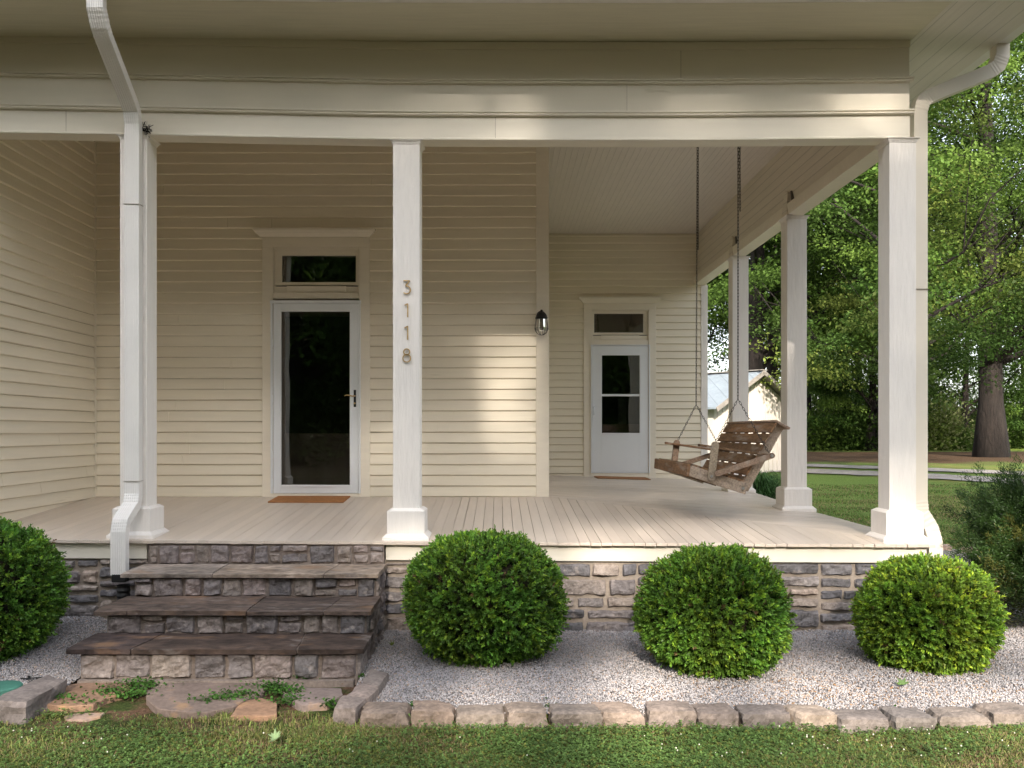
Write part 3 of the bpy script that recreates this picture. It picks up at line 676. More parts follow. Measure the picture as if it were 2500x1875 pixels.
# downspouts: ribbed rectangular section swept down a path lying in the plane x = const or y = const
def downspout(pts, w_, t_, wdir, name='downspout', corr=(), m_=None):
    """pts path; w_ across wdir; corr: indices of path spans that are crimped elbows"""
    P_ = [Vector(p) for p in pts]; wd = Vector(wdir)
    ribs = []
    half = w_/2
    top = [(-half, -t_/2)]
    for k in range(7):
        u = -half+w_*(k+.5)/7; top += [(u-.005, -t_/2), (u-.003, -t_/2-.0012), (u+.003, -t_/2-.0012), (u+.005, -t_/2)]
    sec = top+[(half, -t_/2), (half, t_/2), (-half, t_/2)]
    n = len(sec); vs = []; fs = []
    # subdivide
    path = []; 
    for i in range(len(P_)-1):
        path.append((P_[i], 1.0))
        if i in corr:
            for k in range(1, 7): path.append((P_[i].lerp(P_[i+1], k/7), 1.03 if k % 2 else .99))
    path.append((P_[-1], 1.0))
    for i, (p, sc_) in enumerate(path):
        t = ((path[min(i+1, len(path)-1)][0]-p).normalized()+(p-path[max(i-1, 0)][0]).normalized())
        t = t.normalized() if t.length > 1e-6 else Vector((0, 0, -1))
        nn = t.cross(wd).normalized()      # faces forward when the path runs down
        if nn.dot(Vector((0, -1, 0))+Vector((.3, 0, 0))) < 0: nn = -nn
        for (u, v) in sec: vs.append(p+wd*u*sc_-nn*v*sc_)
    for i in range(len(path)-1):
        for k in range(n):
            k2 = (k+1) % n; fs.append((i*n+k, i*n+k2, (i+1)*n+k2, (i+1)*n+k))
    fs.append(tuple(range(n))[::-1]); fs.append(tuple((len(path)-1)*n+k for k in range(n)))
    mb = MB(); mb.add(vs, fs); return mb.build(name, m_ or m_alu, house)
XD = -2.905
ds = downspout([(XD, 6.54, 3.16), (XD, 6.54, 3.06), (XD, 6.60, 2.955), (XD, 6.66, 2.90), (XD, 7.10, 2.60), (XD, 7.17, 2.54), (XD, 7.20, 2.44), (XD, 7.20, 1.0), (XD, 7.20, -.50),
                (XD, 7.175, -.58), (XD-.02, 7.02, -.70), (XD-.025, 7.0, -.78), (XD-.025, 7.0, -1.108)], .117, .07, (1, 0, 0), corr=(1, 2, 4, 5, 8, 9, 10))
for zz in (1.80, -.395):
    mb = MB(); mb.box(XD-.063, XD+.063, 7.157, 7.243, zz-.0012, zz+.0012); mb.build('joint', m_mortar, ds)
mb = MB(); mb.box(XD-.075, XD+.035, 6.962, 7.038, -1.165, -1.10); pp = mb.build('drain_adapter', m_rubber, ds, bevel=.008)
mb = MB(); n = 22; mb.lathe(XD+.0, 7.01, [((.045 if i % 2 else .052), -1.19-i*.02) for i in range(n)], 16); mb.build('drain_pipe', m_rubber, ds, smooth=False)
XR = 3.432
ds2 = downspout([(4.10, 7.40, 3.17), (4.10, 7.40, 3.06), (4.07, 7.40, 2.975), (4.00, 7.40, 2.93), (3.52, 7.40, 2.735), (3.455, 7.40, 2.69), (XR, 7.40, 2.60), (XR, 7.40, 1.0), (XR, 7.40, -.56),
                (XR+.01, 7.40, -.66), (3.51, 7.38, -.78), (3.535, 7.36, -.90), (3.535, 7.36, -1.50)], .10, .11, (0, -1, 0), corr=(1, 2, 4, 5, 8, 9, 10), m_=m_col2)
mb = MB(); mb.box(XR-.058, XR+.058, 7.34, 7.46, 1.155, 1.157); mb.build('joint', m_mortar, ds2)
# dried leaves caught where the left downspout passes the beam
mb = MB()
for i in range(60):
    a = Vector((XD+.085+random.gauss(0, .018), 7.25+random.gauss(0, .015), BB+.055+abs(random.gauss(0, .025)))); b = a+Vector((random.gauss(0, .02), random.gauss(0, .01), random.gauss(0, .02)))
    mb.bar(a, b, .002, .004)
o = mb.build('twig_nest', m_bark, None); tag(o, 'small brown clump of twigs wedged between downspout and beam', 'nest')

# ------------------------------------------------------------------ stone steps
st = thing('stone_steps', 'stone steps with dark flagstone treads leading up to the porch', 'steps', (-1.82, 6.4, -1.63))
mb = MB(); LVL = [(-2.79, -.895, 7.145, 7.3, -1.048, -.893), (-2.70, -.90, 6.715, 7.3, -1.70, -1.078), (-2.70, -.90, 6.235, 7.3, -1.70, -1.255), (-2.70, -.90, 5.84, 7.3, -1.75, -1.425)]
mb.box(-2.77, -.905, 7.16, 7.3, -1.08, -.895); mb.box(-2.70, -.91, 6.725, 7.2, -1.7, -1.08); mb.box(-2.70, -.911, 6.245, 6.72, -1.7, -1.257); mb.box(-2.70, -.912, 5.85, 6.24, -1.75, -1.427)
mb.box(-2.70, -.93, 5.80, 5.849, -1.75, -1.598)
body = mb.build('mortar_core', m_mortar2, st)
mb = MB()
ashlar(mb, (-2.77, 7.158, -1.05), (1,0,0), (0,-1,0), 1.865, .155, [1], STEPST, gap=.010, prot=.02, wr=(.10, .22), seed=21, split=.5)
ashlar(mb, (-2.70, 6.723, -1.232), (1,0,0), (0,-1,0), 1.79, .155, [1], STEPST, gap=.009, prot=.024, wr=(.12, .24), seed=22, split=.35)
ashlar(mb, (-2.70, 6.243, -1.402), (1,0,0), (0,-1,0), 1.79, .148, [1], STEPST, gap=.009, prot=.024, wr=(.12, .26), seed=23, split=.35)
ashlar(mb, (-2.70, 5.848, -1.602), (1,0,0), (0,-1,0), 1.79, .178, [1], STEPST, gap=.009, prot=.024, wr=(.12, .28), seed=24, split=.08)
for (ya, yb, z0, z1, sd_) in ((6.73, 7.20, -1.24, -1.085, 25), (6.25, 7.2, -1.42, -1.26, 26), (5.86, 7.2, -1.66, -1.43, 27)):
    ashlar(mb, (-.911, ya, z0), (0,1,0), (1,0,0), yb-ya, z1-z0, [1], STEPST, gap=.010, prot=.014, wr=(.14, .30), seed=sd_, split=.2)
mb.build('riser_stones', m_stone, st)
def tread(x0, x1, yf, yb, zt, th, pal, seed, cuts):
    """flags fitted together with mortar joints on one tread; ragged front edge"""
    R = random.Random(seed); mb = MB(); cs = [x0]+cuts+[x1]
    for i in range(len(cs)-1):
        sk0 = R.uniform(-.09, .09) if i else 0; sk1_ = None
    sk = [0]+[R.uniform(-.10, .10) for _ in cuts]+[0]
    for i in range(len(cs)-1):
        g0 = .005 if i else 0; g1 = .005 if i < len(cs)-2 else 0
        c = R.choice(pal); f = R.uniform(.9, 1.1); c = tuple(k_*f for k_ in c); dz = R.uniform(-.003, .003)
        N_ = 14; M_ = 8; vs = []; fs = []
        for j in range(M_+1):
            tt = j/M_; 
            for k_ in range(N_+1):
                a = cs[i]+g0+sk[i]*(tt-.3); b = cs[i+1]-g1+sk[i+1]*(tt-.3); u = a+(b-a)*k_/N_
                fy = yf+.030*mnoise.noise(Vector((u*5, seed, 0)))+.013*mnoise.noise(Vector((u*25, seed, 3)))
                y = fy+(yb-fy)*tt; u += .008*mnoise.noise(Vector((u*8, y*9, seed)))
                z = zt+dz+.004*mnoise.noise(Vector((u*5, y*5, seed)))-(.006 if j == 0 else 0)
                vs.append((u, y, z))
        n0 = len(vs)
        for j in range(M_):
            for k_ in range(N_):
                a = j*(N_+1)+k_; fs.append((a, a+1, a+N_+2, a+N_+1))
        for k_ in range(N_+1): vs.append((vs[k_][0], vs[k_][1]+.004+.006*mnoise.noise(Vector((vs[k_][0]*18, 9, seed))), zt-th))
        for k_ in range(N_): fs.append((n0+k_, n0+k_+1, k_+1, k_))
        # sides
        n1 = len(vs)
        for sidx, kk in ((0, 0), (1, N_)):
            base_ = len(vs)
            for j in range(M_+1): v = vs[j*(N_+1)+kk]; vs.append((v[0], v[1], zt-th))
            for j in range(M_):
                a = j*(N_+1)+kk; b = (j+1)*(N_+1)+kk
                fs.append((a, b, base_+j+1, base_+j) if sidx == 0 else (a, base_+j, base_+j+1, b))
        fs.append((n0, n0+N_, len(vs)-1, len(vs)-(M_+1)*1-0-(M_+1)) if False else (n0+N_, n0, n1+M_, len(vs)-1))
        mb.add(vs, fs, c)
    o = mb.build('tread', m_tread, st)
    m2 = MB(); m2.box(x0+.01, x1-.01, yf+.016, yb, zt-th+.002, zt-.007); m2.build('mortar_bed', m_mortar2, o)
    return o
DK = [(.052,.036,.032), (.060,.040,.031)]
tread(-2.79, -.885, 6.68, 7.155, -1.048, .033, [(.27,.225,.19), (.24,.205,.18), (.29,.23,.18)], 31, [-2.12, -1.28])
tread(-2.765, -.875, 6.19, 6.735, -1.225, .033, [(.125,.09,.072), (.10,.073,.060), (.14,.10,.078)], 32, [-2.52, -1.72, -1.18])
tread(-2.77, -.865, 5.80, 6.255, -1.394, .036, DK, 33, [-2.34, -1.30])

# ------------------------------------------------------------------ edging stones, flagstones
def rough_block(name, corners, zt, h, col, label, group, seed, parent=None, rough=.014, m=None):
    """corners: four (x,y) ccw starting front-left; a tumbled concrete block"""
    n = 9; nz_ = 5; vs = []; idx = {}; fs = []; mb = MB()
    c = [Vector((a, b, 0)) for a, b in corners]
    def pt(u, v, w_):
        p = c[0]*(1-u)*(1-v)+c[1]*u*(1-v)+c[2]*u*v+c[3]*(1-u)*v; z = zt-h*(1-w_)
        cen = (c[0]+c[1]+c[2]+c[3])/4
        # soften corners
        eu = abs(2*u-1); ev = abs(2*v-1); ew = max(0, 2*w_-1)
        s_ = 1-.05*(max(0, eu+ev-1.55)/.45)-.05*max(0, ew+max(eu, ev)-1.6)/.4
        q = cen+(p-cen)*s_; q.z = z-.010*max(0, ew+max(eu, ev)-1.6)/.4
        d = q-cen; d.z = 0
        nn = mnoise.noise(Vector((q.x*9+seed, q.y*9, z*14)))*rough*1.5+mnoise.noise(Vector((q.x*30+seed, q.y*30, z*30)))*rough*.8
        if d.length > 1e-6: q += d.normalized()*nn
        q.z += nn*.35 if w_ > .99 else 0
        return q
    def vid(i, j, k):
        key = (i, j, k)
        if key not in idx: idx[key] = len(vs); vs.append(pt(i/n, j/n, k/nz_))
        return idx[key]
    for i in range(n):
        for j in range(n): fs.append((vid(i,j,nz_), vid(i+1,j,nz_), vid(i+1,j+1,nz_), vid(i,j+1,nz_)))
    for k in range(nz_):
        for i in range(n):
            fs.append((vid(i,0,k), vid(i+1,0,k), vid(i+1,0,k+1), vid(i,0,k+1))); fs.append((vid(i+1,n,k), vid(i,n,k), vid(i,n,k+1), vid(i+1,n,k+1)))
            fs.append((vid(0,i+1,k), vid(0,i,k), vid(0,i,k+1), vid(0,i+1,k+1))); fs.append((vid(n,i,k), vid(n,i+1,k), vid(n,i+1,k+1), vid(n,i,k+1)))
    mb.add(vs, fs, col); o = mb.build(name, m or m_edge, parent)
    if label: tag(o, label, 'edging stone' if m is None else 'flagstone', group)
    return o
EG = 'edging stones along the gravel bed'
row = [(877,999,1776), (1002,1110,1776), (1111,1233,1778), (1235,1341,1776), (1346,1473,1778), (1473,1575,1775), (1579,1706,1776), (1706,1809,1778), (1811,1940,1779), (1954,2047,1784), (2050,2182,1792), (2186,2291,1792), (2293,2420,1788), (2422,2545,1782), (2547,2660,1780)]
ordw = ['first', 'second', 'third', 'fourth', 'fifth', 'sixth', 'seventh', 'eighth', 'ninth', 'tenth', 'eleventh', 'twelfth', 'thirteenth', 'fourteenth', 'fifteenth']
ecol = [(.30,.22,.165), (.36,.255,.185), (.30,.235,.185), (.33,.25,.19), (.27,.215,.175), (.36,.265,.20), (.28,.215,.175), (.26,.20,.165), (.235,.19,.165), (.42,.32,.24), (.245,.20,.175), (.25,.21,.185), (.27,.215,.175), (.28,.22,.18), (.3,.22,.18)]
ecol = [tuple(.80*(a*.8+sum(c_)/3*.2) for a in c_) for c_ in ecol]
cname = ['brown', 'light brown', 'mottled brown', 'tan', 'grey brown', 'tan', 'brown', 'grey brown', 'grey', 'pale sandy', 'dark grey', 'grey', 'brown grey', 'brown', 'brown']
for i, (a, b, yb) in enumerate(row):
    d = FPX*1.655/(yb-VY); x0 = (a-VX)*d/FPX; x1 = (b-VX)*d/FPX; R = random.Random(i+40)
    sk = R.uniform(-.02, .02)-.01; dd = .205+R.uniform(-.01, .015)
    if i in (5, 9): sk = -.06
    rough_block('edging_stone', [(x0+.003, d), (x1-.003, d+R.uniform(-.012,.012)), (x1-.006+sk*.6, d+dd), (x0+.006+sk, d+dd)], -1.562+R.uniform(-.012,.008), .17, ecol[i],
                '%s edging stone, %s in the front row from the corner stone' % (cname[i], ordw[i]), EG, i*3.1)
def block_px(pts, zt, h, col, label, seed, nm='edging_stone', grp=EG, cat=None, m=None, rough=.010):
    cs = [((px-VX)*(FPX*-zt/(py-VY))/FPX, FPX*-zt/(py-VY)) for px, py in pts]
    o = rough_block(nm, cs, zt, h, col, label, grp, seed, m=m, rough=rough)
    if cat: o['category'] = cat
    return o
block_px([(812, 1726), (868, 1726), (896, 1700), (836, 1692)], -1.545, .15, (.22,.18,.16), 'grey edging stone at the corner where the front row turns toward the steps', 71)
block_px([(842, 1694), (897, 1703), (926, 1676), (882, 1662)], -1.545, .15, (.25,.20,.175), 'edging stone of the short side row, between the corner stone and the step', 72)
block_px([(884, 1664), (924, 1674), (951, 1638), (906, 1626)], -1.545, .15, (.21,.175,.155), 'edging stone of the short side row, touching the lowest step', 73)
block_px([(-40, 1715), (70, 1700), (168, 1650), (110, 1638), (0, 1682)][:0] or [(-30, 1706), (62, 1712), (168, 1655), (118, 1642)], -1.525, .20, (.17,.145,.135), 'long grey stone block at the left, by the green lid', 74, rough=.014)
# stones of the far edging by the juniper
for i in range(7):
    a = i/6; cx, cy = 4.75+1.75*a, 12.7-.9*a*a-.25*a
    ax = Vector((1, -.5*a-.1, 0)).normalized(); ay = Vector((-ax.y, ax.x, 0)); c0 = Vector((cx, cy, 0))
    cs = [c0-ax*.14-ay*.1, c0+ax*.14-ay*.1, c0+ax*.14+ay*.1, c0-ax*.14+ay*.1]
    rough_block('edging_stone', [(c.x, c.y) for c in cs], g(cx, cy)+.10, .16, (.24,.18,.15), '%s stone of the far edging row beyond the corner downspout' % ordw[i], 'far edging stones', 80+i)

def flag(name, pts, zt, col, label, seed):
    """irregular flat stone from a pixel outline on the ground plane"""
    P2 = [Vector(((px-VX)*(-zt)/(py-VY), FPX*-zt/(py-VY), 0)) for px, py in pts]
    cen = sum(P2, Vector())/len(P2); ring = []
    n = len(P2)
    for i in range(n):
        for k in range(6):
            p = P2[i].lerp(P2[(i+1) % n], k/6); q = P2[i-1]
            d = p-cen; p = cen+d*(1+.05*mnoise.noise(Vector((p.x*7, p.y*9, seed)))); ring.append(p)
    m_ = len(ring); vs = []; fs = []
    lev = [(1.0, -.05), (1.0, -.006), (.985, 0), (.8, .002), (.5, .003), (.2, .002)]
    for s_, dz in lev:
        for p in ring:
            q = cen+(p-cen)*s_; vs.append((q.x, q.y, zt+dz+.006*mnoise.noise(Vector((q.x*6, q.y*6, seed)))*(1 if dz > -.04 else 0)))
    for l in range(len(lev)-1):
        for k in range(m_): k2 = (k+1) % m_; fs.append((l*m_+k, l*m_+k2, (l+1)*m_+k2, (l+1)*m_+k))
    fs.append(tuple((len(lev)-1)*m_+k for k in range(m_)))
    # orientation: outline given clockwise on screen
    a = sum((P2[i].x*P2[(i+1) % n].y-P2[(i+1) % n].x*P2[i].y) for i in range(n))
    if a < 0: fs = [f[::-1] for f in fs]
    mb = MB(); mb.add(vs, fs, col); o = mb.build(name, m_flag, None); return tag(o, label, 'flagstone', 'flagstones at the foot of the steps')
q_ = lambda L_: [(a/2.458, 1200+b/2.458) for a, b in L_]
FLAGS = [q_([(285,1275),(330,1225),(420,1155),(560,1137),(790,1152),(775,1200),(640,1235),(560,1275),(400,1292)]),
         q_([(868,1195),(1000,1147),(1400,1132),(1632,1157),(1560,1212),(1400,1290),(1240,1322),(1010,1312),(940,1300),(880,1245)]),
         q_([(1385,1345),(1440,1262),(1560,1238),(1662,1262),(1662,1332),(1590,1347)]),
         q_([(1688,1190),(1780,1173),(2050,1180),(2062,1222),(1960,1272),(1810,1282),(1705,1232)]),
         q_([(385,1350),(470,1328),(630,1325),(600,1352),(520,1372),(400,1368)])]
flag('flagstone', FLAGS[0], -1.612, (.21,.13,.085), 'orange brown flagstone beside the long grey stone block', 1)
flag('flagstone', FLAGS[1], -1.612, (.20,.15,.125), 'largest flagstone, centred before the lowest step', 2)
flag('flagstone', FLAGS[2], -1.622, (.29,.175,.11), 'small orange flagstone set in the grass before the bigger ones', 3)
flag('flagstone', FLAGS[3], -1.612, (.23,.18,.16), 'grey flagstone next to the short side row of edging stones', 4)
flag('flagstone', FLAGS[4], -1.640, (.28,.20,.16), 'half buried flagstone sliver in the bare soil of the lawn', 5)

# green lid, black scrap, leaves
lp = P(2, 1676, FPX*1.535/(1676-VY)); mb = MB()
mb.lathe(lp.x, lp.y, [(.12, -1.60), (.12, -1.535), (.112, -1.528), (.06, -1.522), (0.001, -1.52)], 28); o = mb.build('valve_box_lid', m_lid, None, smooth=False)
tag(o, 'round green plastic lid set in the gravel at the left edge', 'lid')
sp = P(77, 1624, FPX*1.50/(1624-VY)); sp.z = bedz(sp.x, sp.y)+.012
mb = MB()
for i in range(16):
    a = sp+Vector((random.gauss(0, .035), random.gauss(0, .02), random.uniform(0, .015))); mb.bar(a, a+Vector((random.gauss(0,.03), random.gauss(0,.02), random.gauss(0,.01))), .018, .003)
o = mb.build('plastic_scrap', m_rubber, None); tag(o, 'torn scrap of black plastic lying on the gravel beside the boxwood at the left', 'scrap')
def leaf_mesh(name, c, r, cols, label, lobes=5, tilt=.3, rot=0, zc=.03):
    out = [(-1.5,.06),(-.62,.05),(-.70,.42),(-.30,.36),(-.38,.98),(-.02,.60),(.18,.80),(.30,.50),(1.02,.62),(.70,.22),(1.18,.0),(.72,-.18),(.92,-.52),(.34,-.42),(.10,-.92),(-.20,-.46),(-.62,-.52),(-.55,-.12),(-.62,-.02),(-1.5,.0)]
    vs = [Vector((0, 0, 0))]+[Vector((a*r, b*r, zc*abs(b)*1.2+zc*a*a*.5)) for a, b in out]; n = len(out)
    R = Matrix.Rotation(tilt, 3, 'X') @ Matrix.Rotation(rot, 3, 'Z'); mb = MB()
    mb.add([R @ v+c for v in vs], [(0, k+1, (k+1) % n+1) for k in range(n)], cols); o = mb.build(name, m_litter, None)
    md = o.modifiers.new('thickness', 'SOLIDIFY'); md.thickness = .0008
    return tag(o, label, 'leaf')
c = ray_ground(673, 1835); c.z = -1.59
leaf_mesh('fallen_leaf', c, .036, (.19, .27, .13), 'pale green fallen leaf lying on the lawn before the steps', tilt=.5, rot=1.2)
c = ray_ground(2203, 1694); c.z = bedz(c.x, c.y)+.018
leaf_mesh('fallen_leaf', c, .04, (.10, .17, .05), 'green fallen leaf on the gravel before the brightest boxwood', tilt=.3, rot=.3)
c = ray_ground(957, 1593); c.z = bedz(c.x, c.y)+.015
leaf_mesh('fallen_leaf', c, .018, (.20, .25, .05), 'tiny yellow green leaf on the gravel beside the steps', tilt=.2, rot=.3)

# ------------------------------------------------------------------ mats
def doormat(x0, x1, yf, yb, m, label):
    t = .016; z = floorz; n = 10; mb = MB()
    mb.hexa([(x0,yf,z(x0,yf)+.002),(x1,yf,z(x1,yf)+.002),(x1,yb,z(x1,yb)+.002),(x0,yb,z(x0,yb)+.002)], [(x0,yf,z(x0,yf)+t),(x1,yf,z(x1,yf)+t),(x1,yb,z(x1,yb)+t),(x0,yb,z(x0,yb)+t)])
    o = mb.build('doormat', m, None, bevel=.004); return tag(o, label, 'doormat', 'coir doormats on the porch')
doormat(-2.36, -1.585, 9.25, 9.69, m_coir, 'orange brown coir doormat at the storm door with the brass lever')
doormat(P(1456,0,14.1).x, P(1585,0,14.1).x, 13.95, 14.45, m_coir_worn, 'brown coir doormat at the farther storm door with two panes')

# ------------------------------------------------------------------ house number
hn = thing('house_number', 'slim brass house number 3118 running down the middle column', 'house number', (-.745, YF, .7))
def digit(ch, py):
    cz = (VY-py)/303.5; cx = (993.3-VX)/303.5; y = YF-.017; mb = MB(); u = 1/2.458/303.5   # crop pixels -> metres
    def stroke(pts, closed=False):
        pts = [Vector((cx+a*u, y, cz-b*u)) for a, b in pts]; w_ = .0048; vs = []; n = len(pts)
        for i, p in enumerate(pts):
            a = pts[i-1] if i or closed else p; b = pts[(i+1) % n] if i < n-1 or closed else p
            t = (b-a).normalized(); nn = Vector((-t.z, 0, t.x))
            for (s_, dy) in ((1, 0), (-1, 0), (-1, .008), (1, .008)): vs.append(p+nn*w_*s_+Vector((0, dy, 0)))
        fs = []; m_ = n if closed else n-1
        for i in range(m_):
            j = (i+1) % n
            for k in range(4): k2 = (k+1) % 4; fs.append((i*4+k, j*4+k, j*4+k2, i*4+k2))
        if not closed: fs += [(0,1,2,3), ((n-1)*4+3, (n-1)*4+2, (n-1)*4+1, (n-1)*4)]
        mb.add(vs, fs)
    arc = lambda cx_, cy_, r, a0, a1, n=18: [(cx_+r*math.cos(math.radians(a0+(a1-a0)*i/n)), cy_+r*math.sin(math.radians(a0+(a1-a0)*i/n))) for i in range(n+1)]
    if ch == '3': stroke([(-20, -38), (19, -38)]); stroke([(19, -38), (-8, -6)]); stroke(arc(-1, 17, 23, -108, 140, 22))
    if ch == '1': stroke([(6, 42), (6, -40)]); stroke([(6, -40), (-13, -29)])
    if ch == '8': stroke(arc(0, -21, 18, 0, 342, 20), True); stroke(arc(0, 17, 23, 0, 345, 24), True)
    for dz in (-.025, .028):
        mb.tube([(cx+(.0024 if ch == '1' else -.0), y+.004, cz+dz), (cx+(.0024 if ch == '1' else -.0), YF-.001, cz+dz)], .002, 6)
    mb.build('digit', m_brass, hn, bevel=.001, seg=1)['label'] = 'brass digit '+ch
for ch, py in (('3', 701.5), ('1', 758), ('1', 813), ('8', 868)): digit(ch, py)

# ------------------------------------------------------------------ wall lamp
LX, LY = P(1320.5, 0, YW1).x, YW1-.135; LZ = lambda py: (VY-py)*(YW1-.1)/FPX
lamp = thing('wall_lamp', 'black caged wall lamp with a clear glass jar on the corner board', 'wall lamp', (LX, YW1-.03, LZ(790)))
mb = MB(); zt = LZ(757)
mb.lathe(LX, LY, [(.001, zt), (.012, zt-.002), (.014, zt-.02), (.020, zt-.024), (.038, zt-.034), (.055, zt-.055), (.062, zt-.082), (.066, zt-.085), (.066, zt-.095), (.050, zt-.10), (.001, zt-.098)], 24)
mb.build('dome_cap', m_black, lamp, smooth=True)
mb = MB(); mb.tube([(LX, YW1-.03, zt-.05), (LX, YW1-.09, zt-.03), (LX, LY, zt-.015)], .010, 8); mb.tube([(LX, YW1-.027, zt-.05), (LX, YW1-.042, zt-.05)], .05, 20); mb.build('wall_bracket', m_black, lamp, smooth=False)
mb = MB(); gz = zt-.095; mb.lathe(LX, LY, [(.040, gz), (.041, gz-.09), (.038, gz-.115), (.026, gz-.135), (.001, gz-.142)], 20); mb.build('glass_jar', m_glass, lamp, smooth=True)
mb = MB(); mb.lathe(LX, LY, [(.012, gz), (.013, gz-.03), (.020, gz-.045), (.024, gz-.065), (.018, gz-.09), (.001, gz-.10)], 14)
m_bulb = mat('bulb_glass', (.40, .34, .24), .1, spec=.8); mb.build('bulb', m_bulb, lamp, smooth=True)
mb = MB(); zb = LZ(823)
for k in range(8):
    a = 2*math.pi*k/8+.2; ca, sa = math.cos(a), math.sin(a)
    mb.tube([(LX+r*ca, LY+r*sa, z) for r, z in ((.060, gz+.005), (.066, gz-.05), (.073, gz-.10), (.070, gz-.125), (.052, gz-.155), (.025, gz-.172), (.001, gz-.177))], .0022, 5)
for r, z in ((.073, gz-.105), (.071, gz-.118)):
    mb.tube([(LX+r*math.cos(2*math.pi*i/24), LY+r*math.sin(2*math.pi*i/24), z) for i in range(25)], .0022, 5)
mb.build('cage', m_black, lamp)

# ------------------------------------------------------------------ porch swing
SW = thing('porch_swing', 'weathered wooden slat swing hanging on chains at the end of the porch', 'porch swing', (2.1, 8.85, -.55))
YN, YFr = 8.0, 9.69; U = lambda px, py: ((363+px/6.144)/276.1, (73-py/6.144)/276.1)
WC = [(.15,.085,.042), (.18,.10,.05), (.12,.07,.036), (.20,.11,.056)]; GR = [(.30,.24,.185), (.27,.22,.16), (.25,.175,.125)]
def wcol(p): c = random.choice(p); f = random.uniform(.85, 1.15); return tuple(k*f for k in c)
def plank2(mb, a, b, w_, y0, y1, col, rnd=False):
    """a board seen from the side: from a to b in (x,z), w_ wide, between y0 and y1, rounded ends"""
    a = Vector(a); b = Vector(b); t = (b-a).normalized(); n = Vector((-t.y, t.x)); out = []
    if rnd:
        for k in range(7): an = math.pi/2+math.pi*k/6; out.append(a+t*(math.cos(an)*w_/2)+n*(math.sin(an)*w_/2))
        for k in range(7): an = -math.pi/2+math.pi*k/6; out.append(b+t*(math.cos(an)*w_/2)+n*(math.sin(an)*w_/2))
    else: out = [a+n*w_/2, a-n*w_/2, b-n*w_/2, b+n*w_/2]
    m_ = len(out); vs = [(p.x, y0, p.y) for p in out]+[(p.x, y1, p.y) for p in out]
    fs = [tuple(range(m_)), tuple(range(2*m_-1, m_-1, -1))]+[(k, k+m_, (k+1) % m_+m_, (k+1) % m_) for k in range(m_)]
    mb.add(vs, fs, col)
sF = Vector(U(635, 1035)); sB = Vector(U(1500, 1318)); bT = Vector(U(2015, 365)); bB = Vector(U(1475, 1325))
for e, (yy, sgn) in enumerate(((YN, 1), (YFr, -1))):
    def yr(a, b): return (yy+a*sgn, yy+b*sgn)
    mb = MB(); plank2(mb, sF, sB, .098, *yr(0, .045), wcol(GR)); mb.build('seat_rail', m_wood, SW, bevel=.006)
    mb = MB(); plank2(mb, bB, bT, .085, *yr(.046, .088), wcol(GR)); mb.build('back_rail', m_wood, SW, bevel=.006)
    mb = MB(); plank2(mb, U(955, 1135), U(1012, 655), .066, *yr(-.03, -.002), wcol(GR), True); mb.build('arm_post', m_wood, SW, bevel=.004)
    mb = MB(); plank2(mb, U(1000, 1085), U(1850, 812), .05, *yr(-.028, -.001), wcol(GR), True) if False else plank2(mb, U(1035, 1078), U(1850, 812), .05, *yr(-.055, -.031), wcol(GR), True); mb.build('arm_brace', m_wood, SW, bevel=.004)
    mb = MB(); plank2(mb, U(785, 655), U(1880, 815), .022, *yr(-.001, .075), wcol(WC)); mb.build('armrest', m_wood, SW, bevel=.005)
    for (px, py) in ((955, 1120), (1840, 812), (1435, 1305)):
        mb = MB(); p = U(px, py); yb_ = yy-.032*sgn if px < 1400 else (yy-.057*sgn if px > 1500 else yy); mb.tube([(p[0], yb_, p[1]), (p[0], yb_-.010*sgn, p[1])], .012 if px < 1000 else .014, 10); mb.build('bolt', m_bolt, SW)
mb = MB(); f0 = Vector(U(635, 1035)); tt = (sB-sF).normalized()
mb.hexa([(1.665, YN, -.397), (1.693, YN, -.397), (1.693, YFr, -.397), (1.665, YFr, -.397)], [(1.672, YN, -.290), (1.700, YN, -.290), (1.700, YFr, -.290), (1.672, YFr, -.290)], wcol(WC)); mb.build('front_rail', m_wood, SW, bevel=.006)
nrm = Vector((-tt.y, tt.x))
for i in range(6):   # seat slats
    c0 = sF+tt*(.045+.083*i)+nrm*.056; a = c0-tt*.034; b = c0+tt*.034
    mb = MB(); plank2(mb, a, b, .019, YN+.002, YFr-.002, wcol(WC)); mb.build('seat_slat', m_wood, SW, bevel=.004)
tb = (bT-bB).normalized(); L_ = (bT-bB).length; nb = Vector((tb.y, -tb.x))
for i in range(6):   # back slats, the top one shaped
    w_ = .094; c0 = bB+tb*(L_-.052-i*.1085)-nb*.054
    mb = MB(); plank2(mb, c0-tb*w_/2, c0+tb*w_/2, .018, YN-.01+.004*i, YFr+.012, wcol(WC)); mb.build('back_slat', m_wood, SW, bevel=.005)
for k in range(5):   # uprights behind the back
    yy = YN+.26+.29*k; mb = MB(); plank2(mb, bB+tb*.02-nb*.032, bB+tb*(L_-.03)-nb*.032, .022, yy, yy+.045, wcol(WC)); mb.build('back_batten', m_wood, SW)
mb = MB(); p = bT+nb*.02; plank2(mb, bT-nb*.07+tb*.012, bT+nb*.075+tb*.012, .022, YN-.015, YFr+.015, wcol(GR)); mb.build('top_rail', m_wood, SW, bevel=.005)
for yy in (YN+.55, YN+1.1):
    mb = MB(); plank2(mb, sF+tt*.02-nrm*.006, sB-nrm*.006, .07, yy, yy+.035, wcol(WC)); mb.build('seat_bearer', m_wood, SW)
